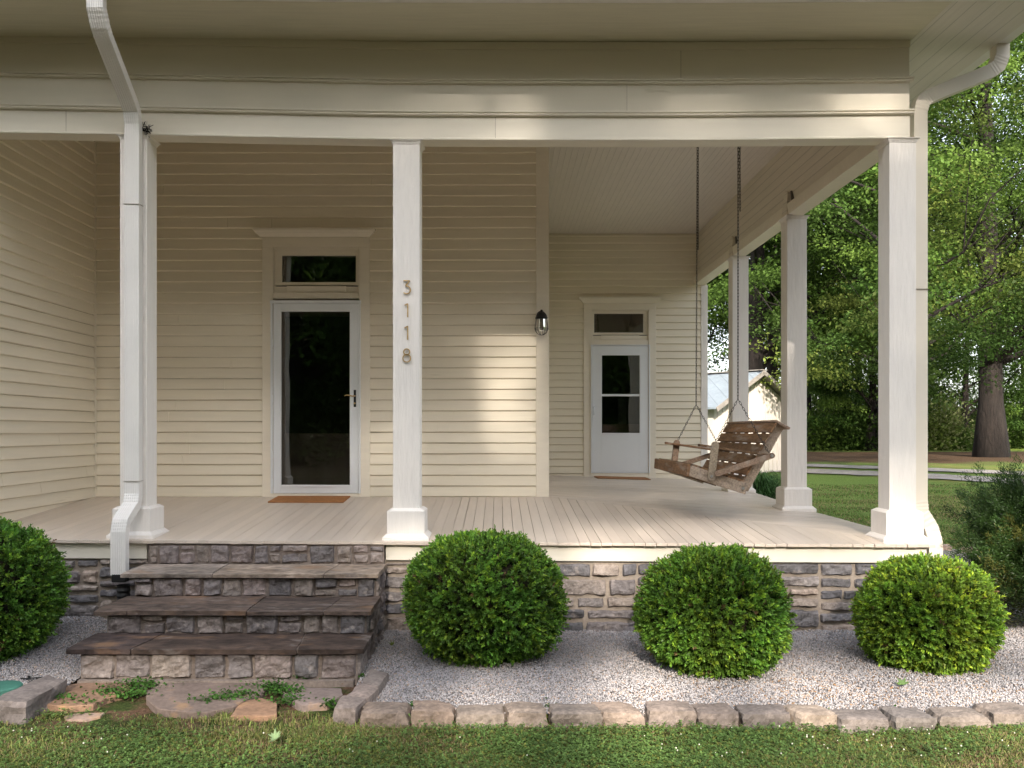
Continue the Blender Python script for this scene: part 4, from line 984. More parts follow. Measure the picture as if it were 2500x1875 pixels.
# chains
def chain_mb(mb, a, b, link=.036, r=.0026, wd=.0095):
    a = Vector(a); b = Vector(b); L = (b-a).length; pitch = link-2.6*r; n = max(1, round(L/pitch)); t = (b-a).normalized()
    ref = Vector((0, 1, 0)) if abs(t.y) < .9 else Vector((1, 0, 0)); s1 = t.cross(ref).normalized(); s2 = t.cross(s1)
    for i in range(n):
        c = a+t*L*(i+.5)/n; sdv = (s1+s2*.35).normalized() if i % 2 else (s2-s1*.35).normalized(); other = t.cross(sdv)
        hl = link/2-r-wd*.5; vs = []; M_ = 12; K = 5
        for m_ in range(M_):
            an = 2*math.pi*m_/M_; ca, sa = math.cos(an), math.sin(an)
            cc = c+sdv*ca*(wd-r)+t*(sa*(wd-r)+(hl if sa > .01 else -hl if sa < -.01 else 0)); rad = (sdv*ca+t*sa)
            for k in range(K): b_ = 2*math.pi*k/K; vs.append(cc+(rad*math.cos(b_)+other*math.sin(b_))*r)
        fs = [(m_*K+k, ((m_+1) % M_)*K+k, ((m_+1) % M_)*K+(k+1) % K, m_*K+(k+1) % K) for m_ in range(M_) for k in range(K)]
        mb.add(vs, fs)
for (yy, sg) in ((YN+.0, 1), (YFr, -1)):
    J = Vector((2.117, yy, .286)); top = Vector((2.125, yy+.02*sg, 3.178))
    mb = MB(); chain_mb(mb, J, top); zz = 1.95; mid = Vector((2.127, yy, zz)); chain_mb(mb, mid+Vector((.012, .01, 0)), top+Vector((.012, .01, 0)))
    fp = Vector((*U(1035, 600)[:1], yy-.0*sg, U(0, 600)[1]+.0)); bp = Vector((U(1815, 770)[0], yy-.02*sg, U(0, 770)[1]))
    chain_mb(mb, J, fp); chain_mb(mb, J, bp); mb.build('chain', m_chain, SW)
    mb = MB(); mb.tube([(2.125, yy+.02*sg, 3.179), (2.125, yy+.02*sg, 3.165)], .02, 10); mb.build('ceiling_hook', m_chain, SW)

# ------------------------------------------------------------------ foliage tools
def unit(v): return v/np.maximum(np.linalg.norm(v, axis=1, keepdims=True), 1e-9)
def leaf_quads(cen, ax, nrm, L, W):
    """diamond leaves: cen base points, ax direction, nrm leaf normal"""
    ax = unit(ax); sd_ = unit(np.cross(ax, nrm)); up = np.cross(sd_, ax)
    L = L[:, None]; W = W[:, None]
    p0 = cen; p1 = cen+ax*L*.5+sd_*W*.5+up*W*.15; p2 = cen+ax*L; p3 = cen+ax*L*.5-sd_*W*.5+up*W*.15
    return np.stack([p0, p1, p2, p3], 1).reshape(-1, 3)
def lump(d, seed, f=2.2):
    s = seed*1.7; return (np.sin(d[:,0]*f*1.3+s)*np.sin(d[:,1]*f+s*2)+np.sin(d[:,2]*f*1.7+s*3)*np.cos(d[:,0]*f*2.1-s)+.7*np.sin(d[:,1]*f*3.1+s)*np.sin(d[:,2]*f*2.7-s))/2.2

def boxwood(loc, rx, ry, rz, tone, label, seed, n_sh=9500):
    """clipped box ball: many short shoots, each with its leaves, over a dark twiggy core"""
    rs = np.random.RandomState(seed)
    root = thing('boxwood', label, 'shrub', loc, 'clipped boxwood balls along the porch')
    rx *= .955; ry *= .955
    d = unit(rs.normal(size=(n_sh, 3))); d = d[d[:, 2] > -.93]; n = len(d); outer = rs.rand(n) < .48
    lm2 = 0
    lm = lump(d, seed, 4.0); lm2 = lump(d, seed+9, 11)
    depth = np.where(outer, 1-np.abs(rs.normal(0, .014, n)), 1-np.abs(rs.normal(.055, .03, n)))
    sup = (np.abs(d[:, 0])**3+np.abs(d[:, 1])**3+np.abs(d[:, 2])**3)**(-1/3)
    R = (1+(sup-1)*.45)*(1+.045*lm+.055*lm2+.045*lump(d, seed+5, 19))*np.clip(depth, .70, 1.03)*.955*(1+np.where(rs.rand(n) < .035, rs.uniform(.01, .085, n), 0))*(1+.035*np.sin(d[:, 0]*2+seed)+.03*np.sin(d[:, 2]*3+seed*1.3+d[:, 0]))
    hole = lump(d, seed+21, 8.5)+.5*lump(d, seed+33, 16) > .76
    R = np.where(hole, R*rs.uniform(.76, .92, n), R)
    sq = 1-.10*np.clip(-d[:, 2]-.3, 0, 1)          # tuck in at the ground
    pos = d*np.array([rx, ry, rz])*(R*sq)[:, None]
    pos[:, 2] = np.maximum(pos[:, 2], -rz*.93+rs.uniform(0, .03, n)); pos[:, 2] += rz*.90
    nn = unit(d/np.array([rx, ry, rz])); shoot = unit(nn+rs.normal(0, .38, (n, 3))+np.array([0, 0, .22]))
    per = 10; k = np.repeat(np.arange(n), per); j = np.tile(np.arange(per), n)
    ln = np.where(outer, rs.uniform(.035, .070, n), rs.uniform(.02, .05, n))
    a = unit(np.cross(shoot, rs.normal(size=(n, 3)))); b = np.cross(shoot, a)
    ang = (j//2)*1.6+(j % 2)*math.pi+rs.uniform(-.4, .4, len(j))
    out = a[k]*np.cos(ang)[:, None]+b[k]*np.sin(ang)[:, None]
    tpos = (j/per); cen = pos[k]+shoot[k]*(ln[k]*tpos)[:, None]
    ax = unit(out*(1.15-.75*tpos)[:, None]+shoot[k]*(.45+.7*tpos)[:, None])
    Vq = leaf_quads(cen, ax, unit(shoot[k]+rs.normal(0, .25, (len(k), 3))), rs.uniform(.018, .030, len(k)), rs.uniform(.010, .0155, len(k)))
    base = np.array(tone); var = rs.uniform(.55, 1.35, n)*(1+.30*lm2)*np.where(outer, 1.25, .75); c = base[None]*var[:, None]  # inner shoots darker than outer ones: depth shade put into the colour
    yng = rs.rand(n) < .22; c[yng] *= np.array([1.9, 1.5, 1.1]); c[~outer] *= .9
    c[hole] *= .5; brown = rs.rand(n) < np.where(hole, .10, .008); c[brown] = (.20, .13, .06); hue = 1+.16*lump(d, seed+41, 3.3); c[:, 0] *= hue  # holes darkened as painted shade, with some brown twigs
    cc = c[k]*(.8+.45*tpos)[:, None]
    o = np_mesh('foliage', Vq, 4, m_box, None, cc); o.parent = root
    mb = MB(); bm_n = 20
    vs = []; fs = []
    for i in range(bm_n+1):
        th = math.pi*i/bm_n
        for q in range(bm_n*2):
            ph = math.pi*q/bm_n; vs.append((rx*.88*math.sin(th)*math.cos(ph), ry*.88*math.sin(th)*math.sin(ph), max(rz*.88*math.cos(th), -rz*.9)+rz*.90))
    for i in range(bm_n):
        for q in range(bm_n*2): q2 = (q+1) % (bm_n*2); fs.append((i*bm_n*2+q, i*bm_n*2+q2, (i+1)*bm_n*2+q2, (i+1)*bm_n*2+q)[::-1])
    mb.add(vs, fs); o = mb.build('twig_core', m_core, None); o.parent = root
    return root
def bush_at(cx, w_, top, bot_z, tone, label, seed, d=6.42):
    s = FPX/d; zt = (VY-top)/s+.02; rz = (zt-bot_z)/2*1.04; return boxwood(((cx-VX)/s, d, bot_z-.01), w_/2/s*.97, w_/2/s*.92, rz, tone, label, seed)
TG = (.092, .190, .026)
bush_at(1182, 388, 1300, -1.61, TG, 'clipped boxwood ball next to the stone steps, the biggest one', 11)
bush_at(1736, 366, 1343, -1.61, (.108, .21, .028), 'clipped boxwood ball midway along the gravel bed', 12, 6.15)
bush_at(2256, 332, 1378, -1.61, (.150, .255, .032), 'brightest yellow green boxwood ball near the porch corner', 13, 6.25)  # sunlit look painted into the tone, brighter than the other balls
bush_at(-48, 380, 1290, -1.60, (.085, .185, .026), 'clipped boxwood ball on the gravel left of the steps, cut by the frame', 14, 6.35)

def juniper(loc, label, seed):
    rs = np.random.RandomState(seed); root = thing('juniper', label, 'shrub', loc)
    nb = 560; V_ = []; Cc = []
    for i in range(nb):
        an = rs.uniform(0, 2*math.pi); el = rs.uniform(.05, 1.15); d = np.array([math.cos(an)*math.cos(el), math.sin(an)*math.cos(el)*.8, math.sin(el)])
        L = rs.uniform(.55, .95)*(.55+.35*math.cos(el)); st_ = np.array([0, 0, rs.uniform(.05, .55)])
        nl = 640; t = rs.uniform(.25, 1, nl)**.7; spread = .085*(1.2-t)
        c = st_+d*(L*t)[:, None]+np.array([0, 0, .10])*(t**2)[:, None]+rs.normal(size=(nl, 3))*spread[:, None]
        ax = unit(d[None]+rs.normal(0, .55, (nl, 3))+np.array([0, 0, .2])); V_.append(leaf_quads(c, ax, rs.normal(size=(nl, 3)), rs.uniform(.015, .032, nl), rs.uniform(.003, .006, nl)))
        low = st_[2] < .22 and an > 2.2 and an < 4.4
        base = np.array([.10, .105, .025]) if low and rs.rand() < .6 else np.array([.030, .062, .014])
        Cc.append(base*rs.uniform(.6, 1.4)*(.6+.8*t)[:, None])
    o = np_mesh('foliage', np.concatenate(V_), 4, m_box, None, np.concatenate(Cc)); o.parent = root
    mb = MB()
    for i in range(14):
        an = rs.uniform(0, 6.28); mb.tube([(0, 0, 0), (.15*math.cos(an), .15*math.sin(an), .3), (.3*math.cos(an), .3*math.sin(an), .65)], [.018, .012, .004], 6)
    o = mb.build('branch', m_bark, None); o.parent = root
    return root
j = juniper((P(2580, 0, 7.2).x, 7.2, -1.62), 'dark feathery juniper shrub at the right behind the brightest boxwood', 5); j.scale = (1.12, 1.0, 1.16)

def grass_tuft(loc, n, h, r, label, seed):
    rs = np.random.RandomState(seed); root = thing('fountain_grass', label, 'grass clump', loc); V_ = []
    an = rs.uniform(0, 2*math.pi, n); rr = rs.uniform(.3, 1, n)*r; hh = h*rs.uniform(.6, 1, n); d = np.stack([np.cos(an), np.sin(an), 0*an], 1); sdv = np.stack([-np.sin(an), np.cos(an), 0*an], 1)
    prev = d*(.12*rs.rand(n))[:, None]; w_ = .010
    for t0, t1 in ((0, .35), (.35, .65), (.65, .88), (.88, 1)):
        def pt(t): return d*(.08+rr*t**1.8)[:, None]+np.array([0, 0, 1])*(hh*(1.75*t-.9*t*t-.12*t**4))[:, None]
        a, b = pt(t0), pt(t1); wa, wb = w_*(1-t0*.8), w_*(1-t1*.8); V_.append(np.stack([a-sdv*wa, a+sdv*wa, b+sdv*wb, b-sdv*wb], 1).reshape(-1, 3))
    c = np.array([.085, .18, .06])*rs.uniform(.15, 2.0, n)[:, None]
    o = np_mesh('blades', np.concatenate(V_), 4, m_blade, None, np.tile(c, (4, 1))); o.parent = root
grass_tuft((3.88, 13.6, g(3.88, 13.6)), 1500, 1.30, .75, 'green fountain grass clump beside the porch behind the swing', 3)

# ------------------------------------------------------------------ lawn
def grass(region, n, hr, wd, cols, seed, dens=None, zoff=0):
    rs = np.random.RandomState(seed); x = rs.uniform(region[0], region[1], n); y = rs.uniform(region[2], region[3], n)
    if dens is not None: k = rs.rand(n) < dens(x, y); x, y = x[k], y[k]; n = len(x)
    z = G(x, y)+zoff-.005; h = rs.uniform(*hr, n)*(.75+.4*np.sin(x*2.3+1)*np.sin(y*5+x)); an = rs.uniform(0, 2*math.pi, n); ln = rs.uniform(.2, 1.1, n)
    d = np.stack([np.cos(an), np.sin(an), 0*an], 1); a2 = an+rs.uniform(.8, 2.3, n); s_ = np.stack([np.cos(a2), np.sin(a2), 0*an], 1)
    p = np.stack([x, y, z], 1); m_ = p+d*(h*ln*.3)[:, None]+np.array([0,0,1])*(h*.62)[:, None]; t = p+d*(h*ln)[:, None]+np.array([0,0,1])*h[:, None]*(1-.3*ln)[:, None]
    w_ = wd*rs.uniform(.6, 1.4, n)[:, None]
    V_ = np.concatenate([np.stack([p-s_*w_, p+s_*w_, m_+s_*w_*.8, m_-s_*w_*.8], 1).reshape(-1, 3), np.stack([m_-s_*w_*.8, m_+s_*w_*.8, t+s_*w_*.15, t-s_*w_*.15], 1).reshape(-1, 3)])
    pal = np.array(cols); ci = rs.randint(0, len(pal), n); pt_ = .6*np.sin(x*1.9+2)*np.sin(y*2.7+x*.7)+.5*np.sin(x*5.3+1)*np.sin(y*9.1+x*2.2)+.3*np.sin(x*13+y*5)*np.sin(y*19)
    c = pal[ci]*(rs.uniform(.5, 1.5, n)*(1+.28*np.sin(x*4.1+y*7+.5)*np.sin(y*6-x*3)))[:, None]; dry = rs.rand(n) < np.clip(.26+.26*pt_, .10, .55); c[dry] = np.array([.34, .25, .14])*rs.uniform(.4, 1.2, dry.sum())[:, None]
    return V_, np.tile(c, (2, 1))
GC = [(.155, .205, .05), (.205, .25, .065), (.115, .165, .042), (.28, .28, .095)]
fl_polys = [[((a-VX)*1.612/(b-VY), FPX*1.612/(b-VY)) for a, b in F_] for F_ in FLAGS]
def lawn_d(x, y):
    d = np.ones(len(x)); 
    d *= np.where((x < -.85) & (y > 5.28), .0, 1)
    d *= np.where((x < -.95) & (y > 4.93), .12+.5*(np.sin(x*9)*np.sin(y*13+x*4) > .2), 1)
    d *= np.where((x > -.85) & (y > 5.0), .15, 1)
    bare = (np.sin(x*1.7+.6)*np.sin(y*3.9+x*.9+.5) > .62)|(((x+2.25)/.32)**2+((y-4.78)/.10)**2 < 1); d *= np.where(bare, .35, 1)
    for pl in fl_polys: d *= np.where(in_poly(x, y, pl), 0, 1)
    return d
Va, Ca = grass((-3.1, 3.6, 4.15, 5.35), 210000, (.018, .058), .0022, GC, 1, lawn_d)
def clovers(region, n, seed, dens):
    rs = np.random.RandomState(seed); x = rs.uniform(region[0], region[1], n); y = rs.uniform(region[2], region[3], n); k = rs.rand(n) < dens(x, y); x, y = x[k], y[k]; n = len(x)
    z = G(x, y)+rs.uniform(.012, .042, n); r = rs.uniform(.006, .0115, n); a0 = rs.uniform(0, 6.28, n); V_ = []; tilt = rs.normal(0, .35, (n, 2))
    for q in range(3):
        an = a0+q*2.094; d = np.stack([np.cos(an), np.sin(an), tilt[:, 0]*np.cos(an)+tilt[:, 1]*np.sin(an)+.1], 1); s_ = np.stack([-np.sin(an), np.cos(an), 0*an], 1); c0 = np.stack([x, y, z], 1)
        V_.append(np.stack([c0, c0+d*(r*.7)[:, None]+s_*(r*.6)[:, None], c0+d*(r*1.25)[:, None], c0+d*(r*.7)[:, None]-s_*(r*.6)[:, None]], 1).reshape(-1, 3))
    c = np.array([.115, .195, .052])*rs.uniform(.5, 1.5, n)[:, None]; yl = rs.rand(n) < .10; c[yl] = np.array([.20, .22, .05])
    return np.concatenate(V_), np.tile(c, (3, 1))
cd = lambda x, y: np.clip(.30+.75*np.sin(x*1.35+3.6)*np.sin(y*2.2+x*.8)+.25*np.sin(x*6)*np.sin(y*7), .04, 1)*np.clip(lawn_d(x, y)*1.5, 0, 1)
Vb, Cb = clovers((-3.1, 3.6, 4.15, 5.3), 95000, 2, cd)
tag(np_mesh('lawn_grass', np.concatenate([Va, Vb]), 4, m_blade, None, np.concatenate([Ca, Cb])), 'short lawn of grass and clover in front of the edging stones', 'grass', kind='stuff')
def far_d(x, y): return np.where(in_poly(x, y, BED_R), 0, 1)*np.where((x < 3.6), 0, 1)*np.clip(14/y, .2, 1)
Vc, Cc_ = grass((3.6, 11.5, 7.3, 22), 130000, (.03, .06), .005, [(.07, .135, .025), (.10, .165, .033), (.15, .19, .05)], 4, far_d)
tag(np_mesh('side_lawn_grass', Vc, 4, m_blade, None, Cc_), 'mown grass on the side lawn beyond the porch', 'grass', kind='stuff')
# weeds between steps and flagstones
def weeds(spots, seed):
    rs = np.random.RandomState(seed); V_ = []; Cc = []
    for (px, py, n, r) in spots:
        c = ray_ground(px, py); cc = np.array([c.x, c.y, c.z-.0]); t = rs.normal(size=(n, 3))*np.array([r*1.3, r*.5, 0])+np.array([0, 0, 1])*np.abs(rs.normal(.02, .014, n))[:, None]
        ax = rs.normal(size=(n, 3))*np.array([1, 1, .5]); L = rs.uniform(.012, .028, n); V_.append(leaf_quads(cc+t+np.array([0, 0, .02]), ax, rs.normal(0, .4, (n, 3))+np.array([0, 0, 1]), L, L*.75)); Cc.append(np.array([.06, .15, .025])*rs.uniform(.5, 1.5, n)[:, None])
    return np.concatenate(V_), np.concatenate(Cc)
wv, wc = weeds([(300,1705,260,.07), (345,1682,200,.06), (520,1725,240,.06), (585,1712,200,.05), (660,1660,220,.06), (600,1655,120,.05), (250,1655,120,.04), (430,1660,120,.05), (700,1725,200,.05), (150,1722,160,.06), (690,1700,220,.05), (222,1655,60,.02), (262,1660,50,.03), (340,1660,110,.03), (385,1665,160,.05), (468,1658,60,.02), (118,1693,90,.02), (330,1690,160,.08), (310,1712,120,.06), (270,1700,120,.04), (640,1664,40,.04), (690,1672,160,.05), (670,1690,200,.04), (700,1705,160,.04),
                (740,1672,90,.04), (815,1667,60,.03), (570,1722,120,.04), (545,1708,50,.04), (880,1668,40,.015), (850,1666,60,.02), (1945,1752,120,.02), (2190,1755,60,.015), (1000,1742,50,.01), (1340,1745,50,.012), (1240,1755,50,.012), (808,1735,120,.02), (620,1690,60,.05), (200,1730,90,.05)], 8)
tag(np_mesh('weeds', wv, 4, m_blade, None, wc), 'small green weeds sprouting between the flagstones and edging stones', 'weeds', kind='stuff')
# clover flowers
mb = MB(); rs = np.random.RandomState(5)
for i in range(60):
    px = rs.choice([rs.uniform(0, 350), rs.uniform(1560, 2480), rs.uniform(1560, 2480), rs.uniform(0, 2500)]); py = rs.uniform(1792, 1868); c = ray_ground(px, py); z = c.z+.045
    vs = []; r = rs.uniform(.0025, .0048)
    mb.lathe(c.x, c.y, [(.001, z-r), (r*.8, z-r*.5), (r, z), (r*.75, z+r*.6), (.001, z+r)], 8)
tag(mb.build('clover_flowers', m_flower, None), 'tiny white clover blossoms scattered over the lawn', 'flowers', kind='stuff')
# dry litter on the gravel and lawn
rs = np.random.RandomState(15); n = 420; px = rs.uniform(820, 2480, n); py = rs.uniform(1600, 1715, n)
k = rs.rand(n) < np.where((np.abs(px-1930) < 130), 1, .25); c = np.array([tuple(ray_ground(a, b)) for a, b in zip(px[k], py[k])]); n = len(c); c[:, 2] = bedz(c[:, 0], c[:, 1])+.014
L = rs.uniform(.008, .022, n); wv = leaf_quads(c, rs.normal(size=(n, 3))*np.array([1, 1, .15]), rs.normal(0, .3, (n, 3))+np.array([0, 0, 1]), L, L*.5)
tag(np_mesh('leaf_litter', wv, 4, m_litter, None, np.array([.34, .17, .06])*rs.uniform(.4, 1.3, n)[:, None]), 'dry brown leaf bits scattered on the gravel', 'litter', kind='stuff')

# ------------------------------------------------------------------ driveway
def track(pts, w_):
    mb = MB(); out = []
    for i in range(len(pts)-1):
        a, b = Vector(pts[i]), Vector(pts[i+1])
        for k in range(10):
            out.append(a.lerp(b, k/10))
    out.append(Vector(pts[-1])); vs = []; fs = []
    for i, p in enumerate(out):
        t = (out[min(i+1, len(out)-1)]-out[max(i-1, 0)]).normalized(); n = Vector((-t.y, t.x))
        w2 = w_*(1+.12*math.sin(i*1.7)+.08*math.sin(i*4.1))
        for s_ in (-1, -.5, 0, .5, 1):
            q = p+n*s_*w2/2; vs.append((q.x, q.y, g(q.x, q.y)+.03))
    for i in range(len(out)-1):
        for k in range(4): a = i*5+k; fs.append((a, a+1, a+6, a+5))
    mb.add(vs, fs); return tag(mb.build('gravel_driveway', m_drive), kind='structure')
m_drive = mat('driveway_gravel', (.33, .30, .285), .95, n1=(6, .2), n2=(60, .3), bump=(60, .8, .02), dark=(1.6, (.14, .13, .07), .58, .72, .8))
r1 = [ray_ground(a, b) for a, b in ((1700, 1140), (1962, 1151), (2210, 1161), (2470, 1176), (2900, 1212))]
r2 = [ray_ground(a, b) for a, b in ((1700, 1128), (1962, 1137), (2210, 1146), (2470, 1156), (2900, 1180))]
track([(p.x, p.y) for p in r1], 1.5); track([(p.x, p.y) for p in r2], 1.2)

# ------------------------------------------------------------------ barn
th = math.radians(40); gd = Vector((math.cos(th), math.sin(th), 0)); rd = Vector((-math.sin(th), math.cos(th), 0)); A = P(1844, 908, 25); gz = g(A.x, A.y)-.1
barn = thing('outbuilding', 'small white outbuilding with a grey metal gable roof behind the porch', 'shed', (A.x, A.y, gz))
def bp(t, r, z): v = Vector((A.x, A.y, 0))+gd*t+rd*r; return (v.x, v.y, z)
hw = 1.85; pt_ = .49; az = A.z-.06; ez = az-pt_*hw; LB = 5.5
mb = MB(); mb.add([bp(-hw,0,gz), bp(hw,0,gz), bp(hw,0,ez), bp(0,0,az), bp(-hw,0,ez), bp(-hw,LB,gz), bp(hw,LB,gz), bp(hw,LB,ez), bp(0,LB,az), bp(-hw,LB,ez)], [(0,1,2,3,4), (6,5,9,8,7), (5,0,4,9), (1,6,7,2)])
mb.build('wall', m_barnwall, barn)
mb = MB()
for k in range(17):
    t = -hw+.15+k*(2*hw-.3)/16; zt_ = az-pt_*abs(t)-.03; a = Vector(bp(t, -.012, gz)); b = Vector(bp(t, -.012, zt_)); mb.bar(a, b, .045, .02, up=tuple(rd))
mb.build('batten', m_barnwall, barn)
for sg in (-1, 1):
    mb = MB(); e0, e1 = -.28, LB+.25; tt_ = (hw+.28)*sg; zz = az+.09-pt_*(hw+.28)
    q = [bp(0, e0, az+.09), bp(tt_, e0, zz), bp(tt_, e1, zz), bp(0, e1, az+.09)]
    if sg > 0: q = q[::-1]
    mb.hexa([(a, b, c-.05) for a, b, c in q], q); mb.build('roof', m_barnroof if sg < 0 else m_boardgrey, barn)
    mb = MB(); a = Vector(bp(0, e0-.012, az+.03)); b = Vector(bp(tt_, e0-.012, zz-.06)); mb.bar(a, b, .022, .12, up=(0, 0, 1)); mb.build('rake_board', m_boardgrey, barn)
mb = MB(); a = Vector(bp(0, -.3, az+.10)); b = Vector(bp(0, LB+.27, az+.10)); mb.bar(a, b, .25, .025); mb.build('ridge_cap', m_boardgrey, barn)

# ------------------------------------------------------------------ trees
def make_tree_meshes(seed, H, r_tr, z0, cr, nclump, nleaf, ls, pal, lean=(0, 0), flat=.42, cull=None, xf=None, droop=0):
    """trunk with limbs + crown of leaf clumps, at the origin; returns (trunk MB, leaf verts, leaf colours)"""
    rs = np.random.RandomState(seed); mb = MB(); lean = np.array([lean[0], lean[1], 0.])
    spine = lambda t: np.array([lean[0]*t*t+.25*math.sin(t*3+seed), lean[1]*t*t+.25*math.cos(t*2.4+seed)-.25*math.cos(seed), H*t])-np.array([.25*math.sin(seed), 0, 0])
    ts = np.linspace(0, .93, 12); rad = [r_tr*((1-t)**.85*.95+.05)*(1+.55*math.exp(-t*H/.6)) for t in ts]
    mb.tube([spine(t)-np.array([0, 0, .3 if t == 0 else 0]) for t in ts], rad, 14)
    cen = []
    for i in range(nclump):
        for _ in range(30):
            u = rs.uniform(0, 1)**.9; z = z0+(H-z0)*u; prof = cr*(math.sin(math.pi*min(1, .16+.80*u))**.75); an = rs.uniform(0, 6.283); rr = prof*math.sqrt(rs.uniform(.12, 1))
            c = spine(z/H)*np.array([1, 1, 0])+np.array([math.cos(an)*rr, math.sin(an)*rr, z+.6*math.sin(an*3+seed)-droop*(rr/cr)**2])
            if all(np.linalg.norm((c-q)*np.array([1, 1, 1.6])) > cr*.16 for q in cen[-60:]): break
        cen.append(c)
    order = sorted(range(nclump), key=lambda i: -np.hypot(*(cen[i][:2])))
    for i in order[:max(10, nclump//6)]:
        c = cen[i]; tz = max(.14, min(.88, (c[2]/H)-rs.uniform(.10, .22))); a = spine(tz); m_ = (a+c)/2+np.array([0, 0, -.03*H*rs.rand()])+rs.normal(0, .3, 3); r0 = r_tr*(1-tz)*.36+.02
        mb.tube([a, a*.6+m_*.4+np.array([0, 0, .1]), m_, (m_+c)/2+rs.normal(0, .15, 3), c], [r0, r0*.75, r0*.5, r0*.3, .015], 6, cap=False)
        for _ in range(2):
            e = c+rs.normal(0, .9, 3)*np.array([1, 1, .6]); mb.tube([m_, (m_+e)/2+rs.normal(0, .2, 3), e], [r0*.3, r0*.2, .01], 4, cap=False)
    V_ = []; Cc = []; pal = np.array(pal)
    for i, c in enumerate(cen):
        R = cr*rs.uniform(.20, .34); nl = int(nleaf*rs.uniform(.6, 1.3)); d = unit(rs.normal(size=(nl, 3))); rr = rs.uniform(.15, 1, nl)**.6
        # sprays: leaves gather on a few twigs of the clump
        ns = 13; sp_ = rs.normal(size=(ns, 3))*np.array([.5, .5, .28])*R; w_ = rs.randint(0, ns, nl)
        p = c+sp_[w_]+d*(rr*R*.50)[:, None]*np.array([1, 1, flat]); p[:, 2] -= .10*(np.linalg.norm((p-c)[:, :2], axis=1)/R)**2*R
        ax = unit(d*np.array([1, 1, .2])+rs.normal(0, .5, (nl, 3))+np.array([0, 0, -.35])); nn = rs.normal(0, .55, (nl, 3))+np.array([0, 0, 1])
        L = ls*rs.uniform(.6, 1.3, nl); V_.append(leaf_quads(p, ax, nn, L, L*.62)); b = pal[rs.randint(len(pal))]*rs.uniform(.55, 1.5); Cc.append(b*rs.uniform(.78, 1.25, nl)[:, None])
    return mb, np.concatenate(V_), np.concatenate(Cc)
def place_tree(name, meshes, loc, rz, sc, label, group, cat='tree'):
    r = thing(name, label, cat, loc, group); r.rotation_euler = (0, 0, rz); r.scale = (sc, sc, sc)
    for nm, me in (('trunk', meshes[0]), ('crown', meshes[1])):
        o = bpy.data.objects.new(nm, me); C.objects.link(o); o.parent = r
    return r
def tree_data(*a, **k):
    mb, V_, Cc = make_tree_meshes(*a, **k)
    o = mb.build('trunk', m_bark, None, smooth=True); me1 = o.data; bpy.data.objects.remove(o)
    o = np_mesh('crown', V_, 4, m_leaf, None, Cc); me2 = o.data; bpy.data.objects.remove(o); return me1, me2
PD = [(.034, .062, .013), (.048, .088, .016), (.062, .110, .020)]; PL = [(.074, .130, .024), (.100, .158, .030), (.056, .106, .022)]; PY = [(.145, .185, .04), (.110, .152, .034), (.070, .120, .026)]
TD = [tree_data(101, 22, .42, 3.0, 6.2, 85, 900, .16, PD+PL[:1]), tree_data(102, 20, .26, 4.5, 5.2, 70, 900, .155, PL+PD[1:]), tree_data(103, 24, .32, 6.0, 6.0, 76, 900, .16, PD+PL[:1]), tree_data(104, 13, .2, 1.0, 4.2, 74, 800, .14, PL)]
WG = 'trees of the wood beyond the side lawn'
def at(px, d): return (P(px, 0, d).x, d, g(P(px, 0, d).x, d))
big = tree_data(110, 24, .44, 4.6, 8.2, 150, 1000, .14, PD+PL[:2], droop=2.0)
place_tree('broadleaf_tree', big, at(2420, 33.5), 1.0, 1, 'huge dark tree with a thick furrowed trunk beside the driveway at the right', WG)
mid = tree_data(111, 17, .17, 3.2, 4.4, 80, 1000, .105, PY+PL, droop=1.2)
place_tree('broadleaf_tree', mid, at(2205, 24), .3, 1, 'light yellow green tree whose trunk stands hidden by the porch corner column', WG)
wood = [(1700, 44, 1, 0, 1.0, 'leafy tree seen beside the far end of the porch, left of the shed roof'), (1838, 36, 0, 1.2, .95, 'dark trunked tree right behind the shed ridge'), (1880, 41, 2, 2.0, .95, 'slim trunked tree behind the shed gable, second from the ridge'),
        (1965, 47, 0, 3.1, 1.0, 'dense dark tree seen just right of the middle side column'), (2060, 52, 2, .6, 1.0, 'tall tree filling the gap between the last two columns'), (2125, 44, 3, 2.4, 1.0, 'low bright tree beyond the meadow between the last two columns'),
        (2360, 47, 3, 5.1, .9, 'light green low tree left of the huge trunk'), (2500, 54, 2, 1.7, 1.05, 'woodland tree behind the huge trunk at the right edge'), (2590, 45, 1, 2.9, 1.0, 'tree partly in frame at the right edge beyond the driveway'),
        (2210, 62, 2, 5.5, 1.1, 'tall distant tree behind the porch corner column'), 
        (2020, 66, 0, 2.2, 1.15, 'distant dark tree at the back of the gap between the columns'), (2100, 70, 3, 1.1, 1.3, 'distant broad tree low behind the meadow')]
for (px, d, k, rz, sc, lb) in wood: place_tree('broadleaf_tree', TD[k], at(px, d), rz, sc, lb, WG)
# undergrowth at the wood's edge
rs = np.random.RandomState(77); V_ = []; Cc = []
for i in range(150):
    px = rs.uniform(1690, 2680); d = rs.uniform(50, 66) if rs.rand() < .75 else rs.uniform(44, 50); c = np.array(at(px, d)); h = rs.uniform(.8, 2.6)*(1 if rs.rand() < .6 or d < 50 else 2.2); nl = 1300
    dd = unit(rs.normal(size=(nl, 3))); dd[:, 2] = np.abs(dd[:, 2]); p = c+dd*(rs.uniform(.3, 1, nl)**.5)[:, None]*np.array([h*.6, h*.6, h]); p += .3*rs.normal(size=(nl, 3))
    L = .19*rs.uniform(.6, 1.3, nl); V_.append(leaf_quads(p, dd+rs.normal(0, .6, (nl, 3)), rs.normal(0, .6, (nl, 3))+np.array([0, 0, 1]), L, L*.6)); b = np.array(random.choice(PD+PL+PY+[(.23, .25, .11)]))*rs.uniform(.7, 1.4); Cc.append(b*rs.uniform(.6, 1.4, nl)[:, None])
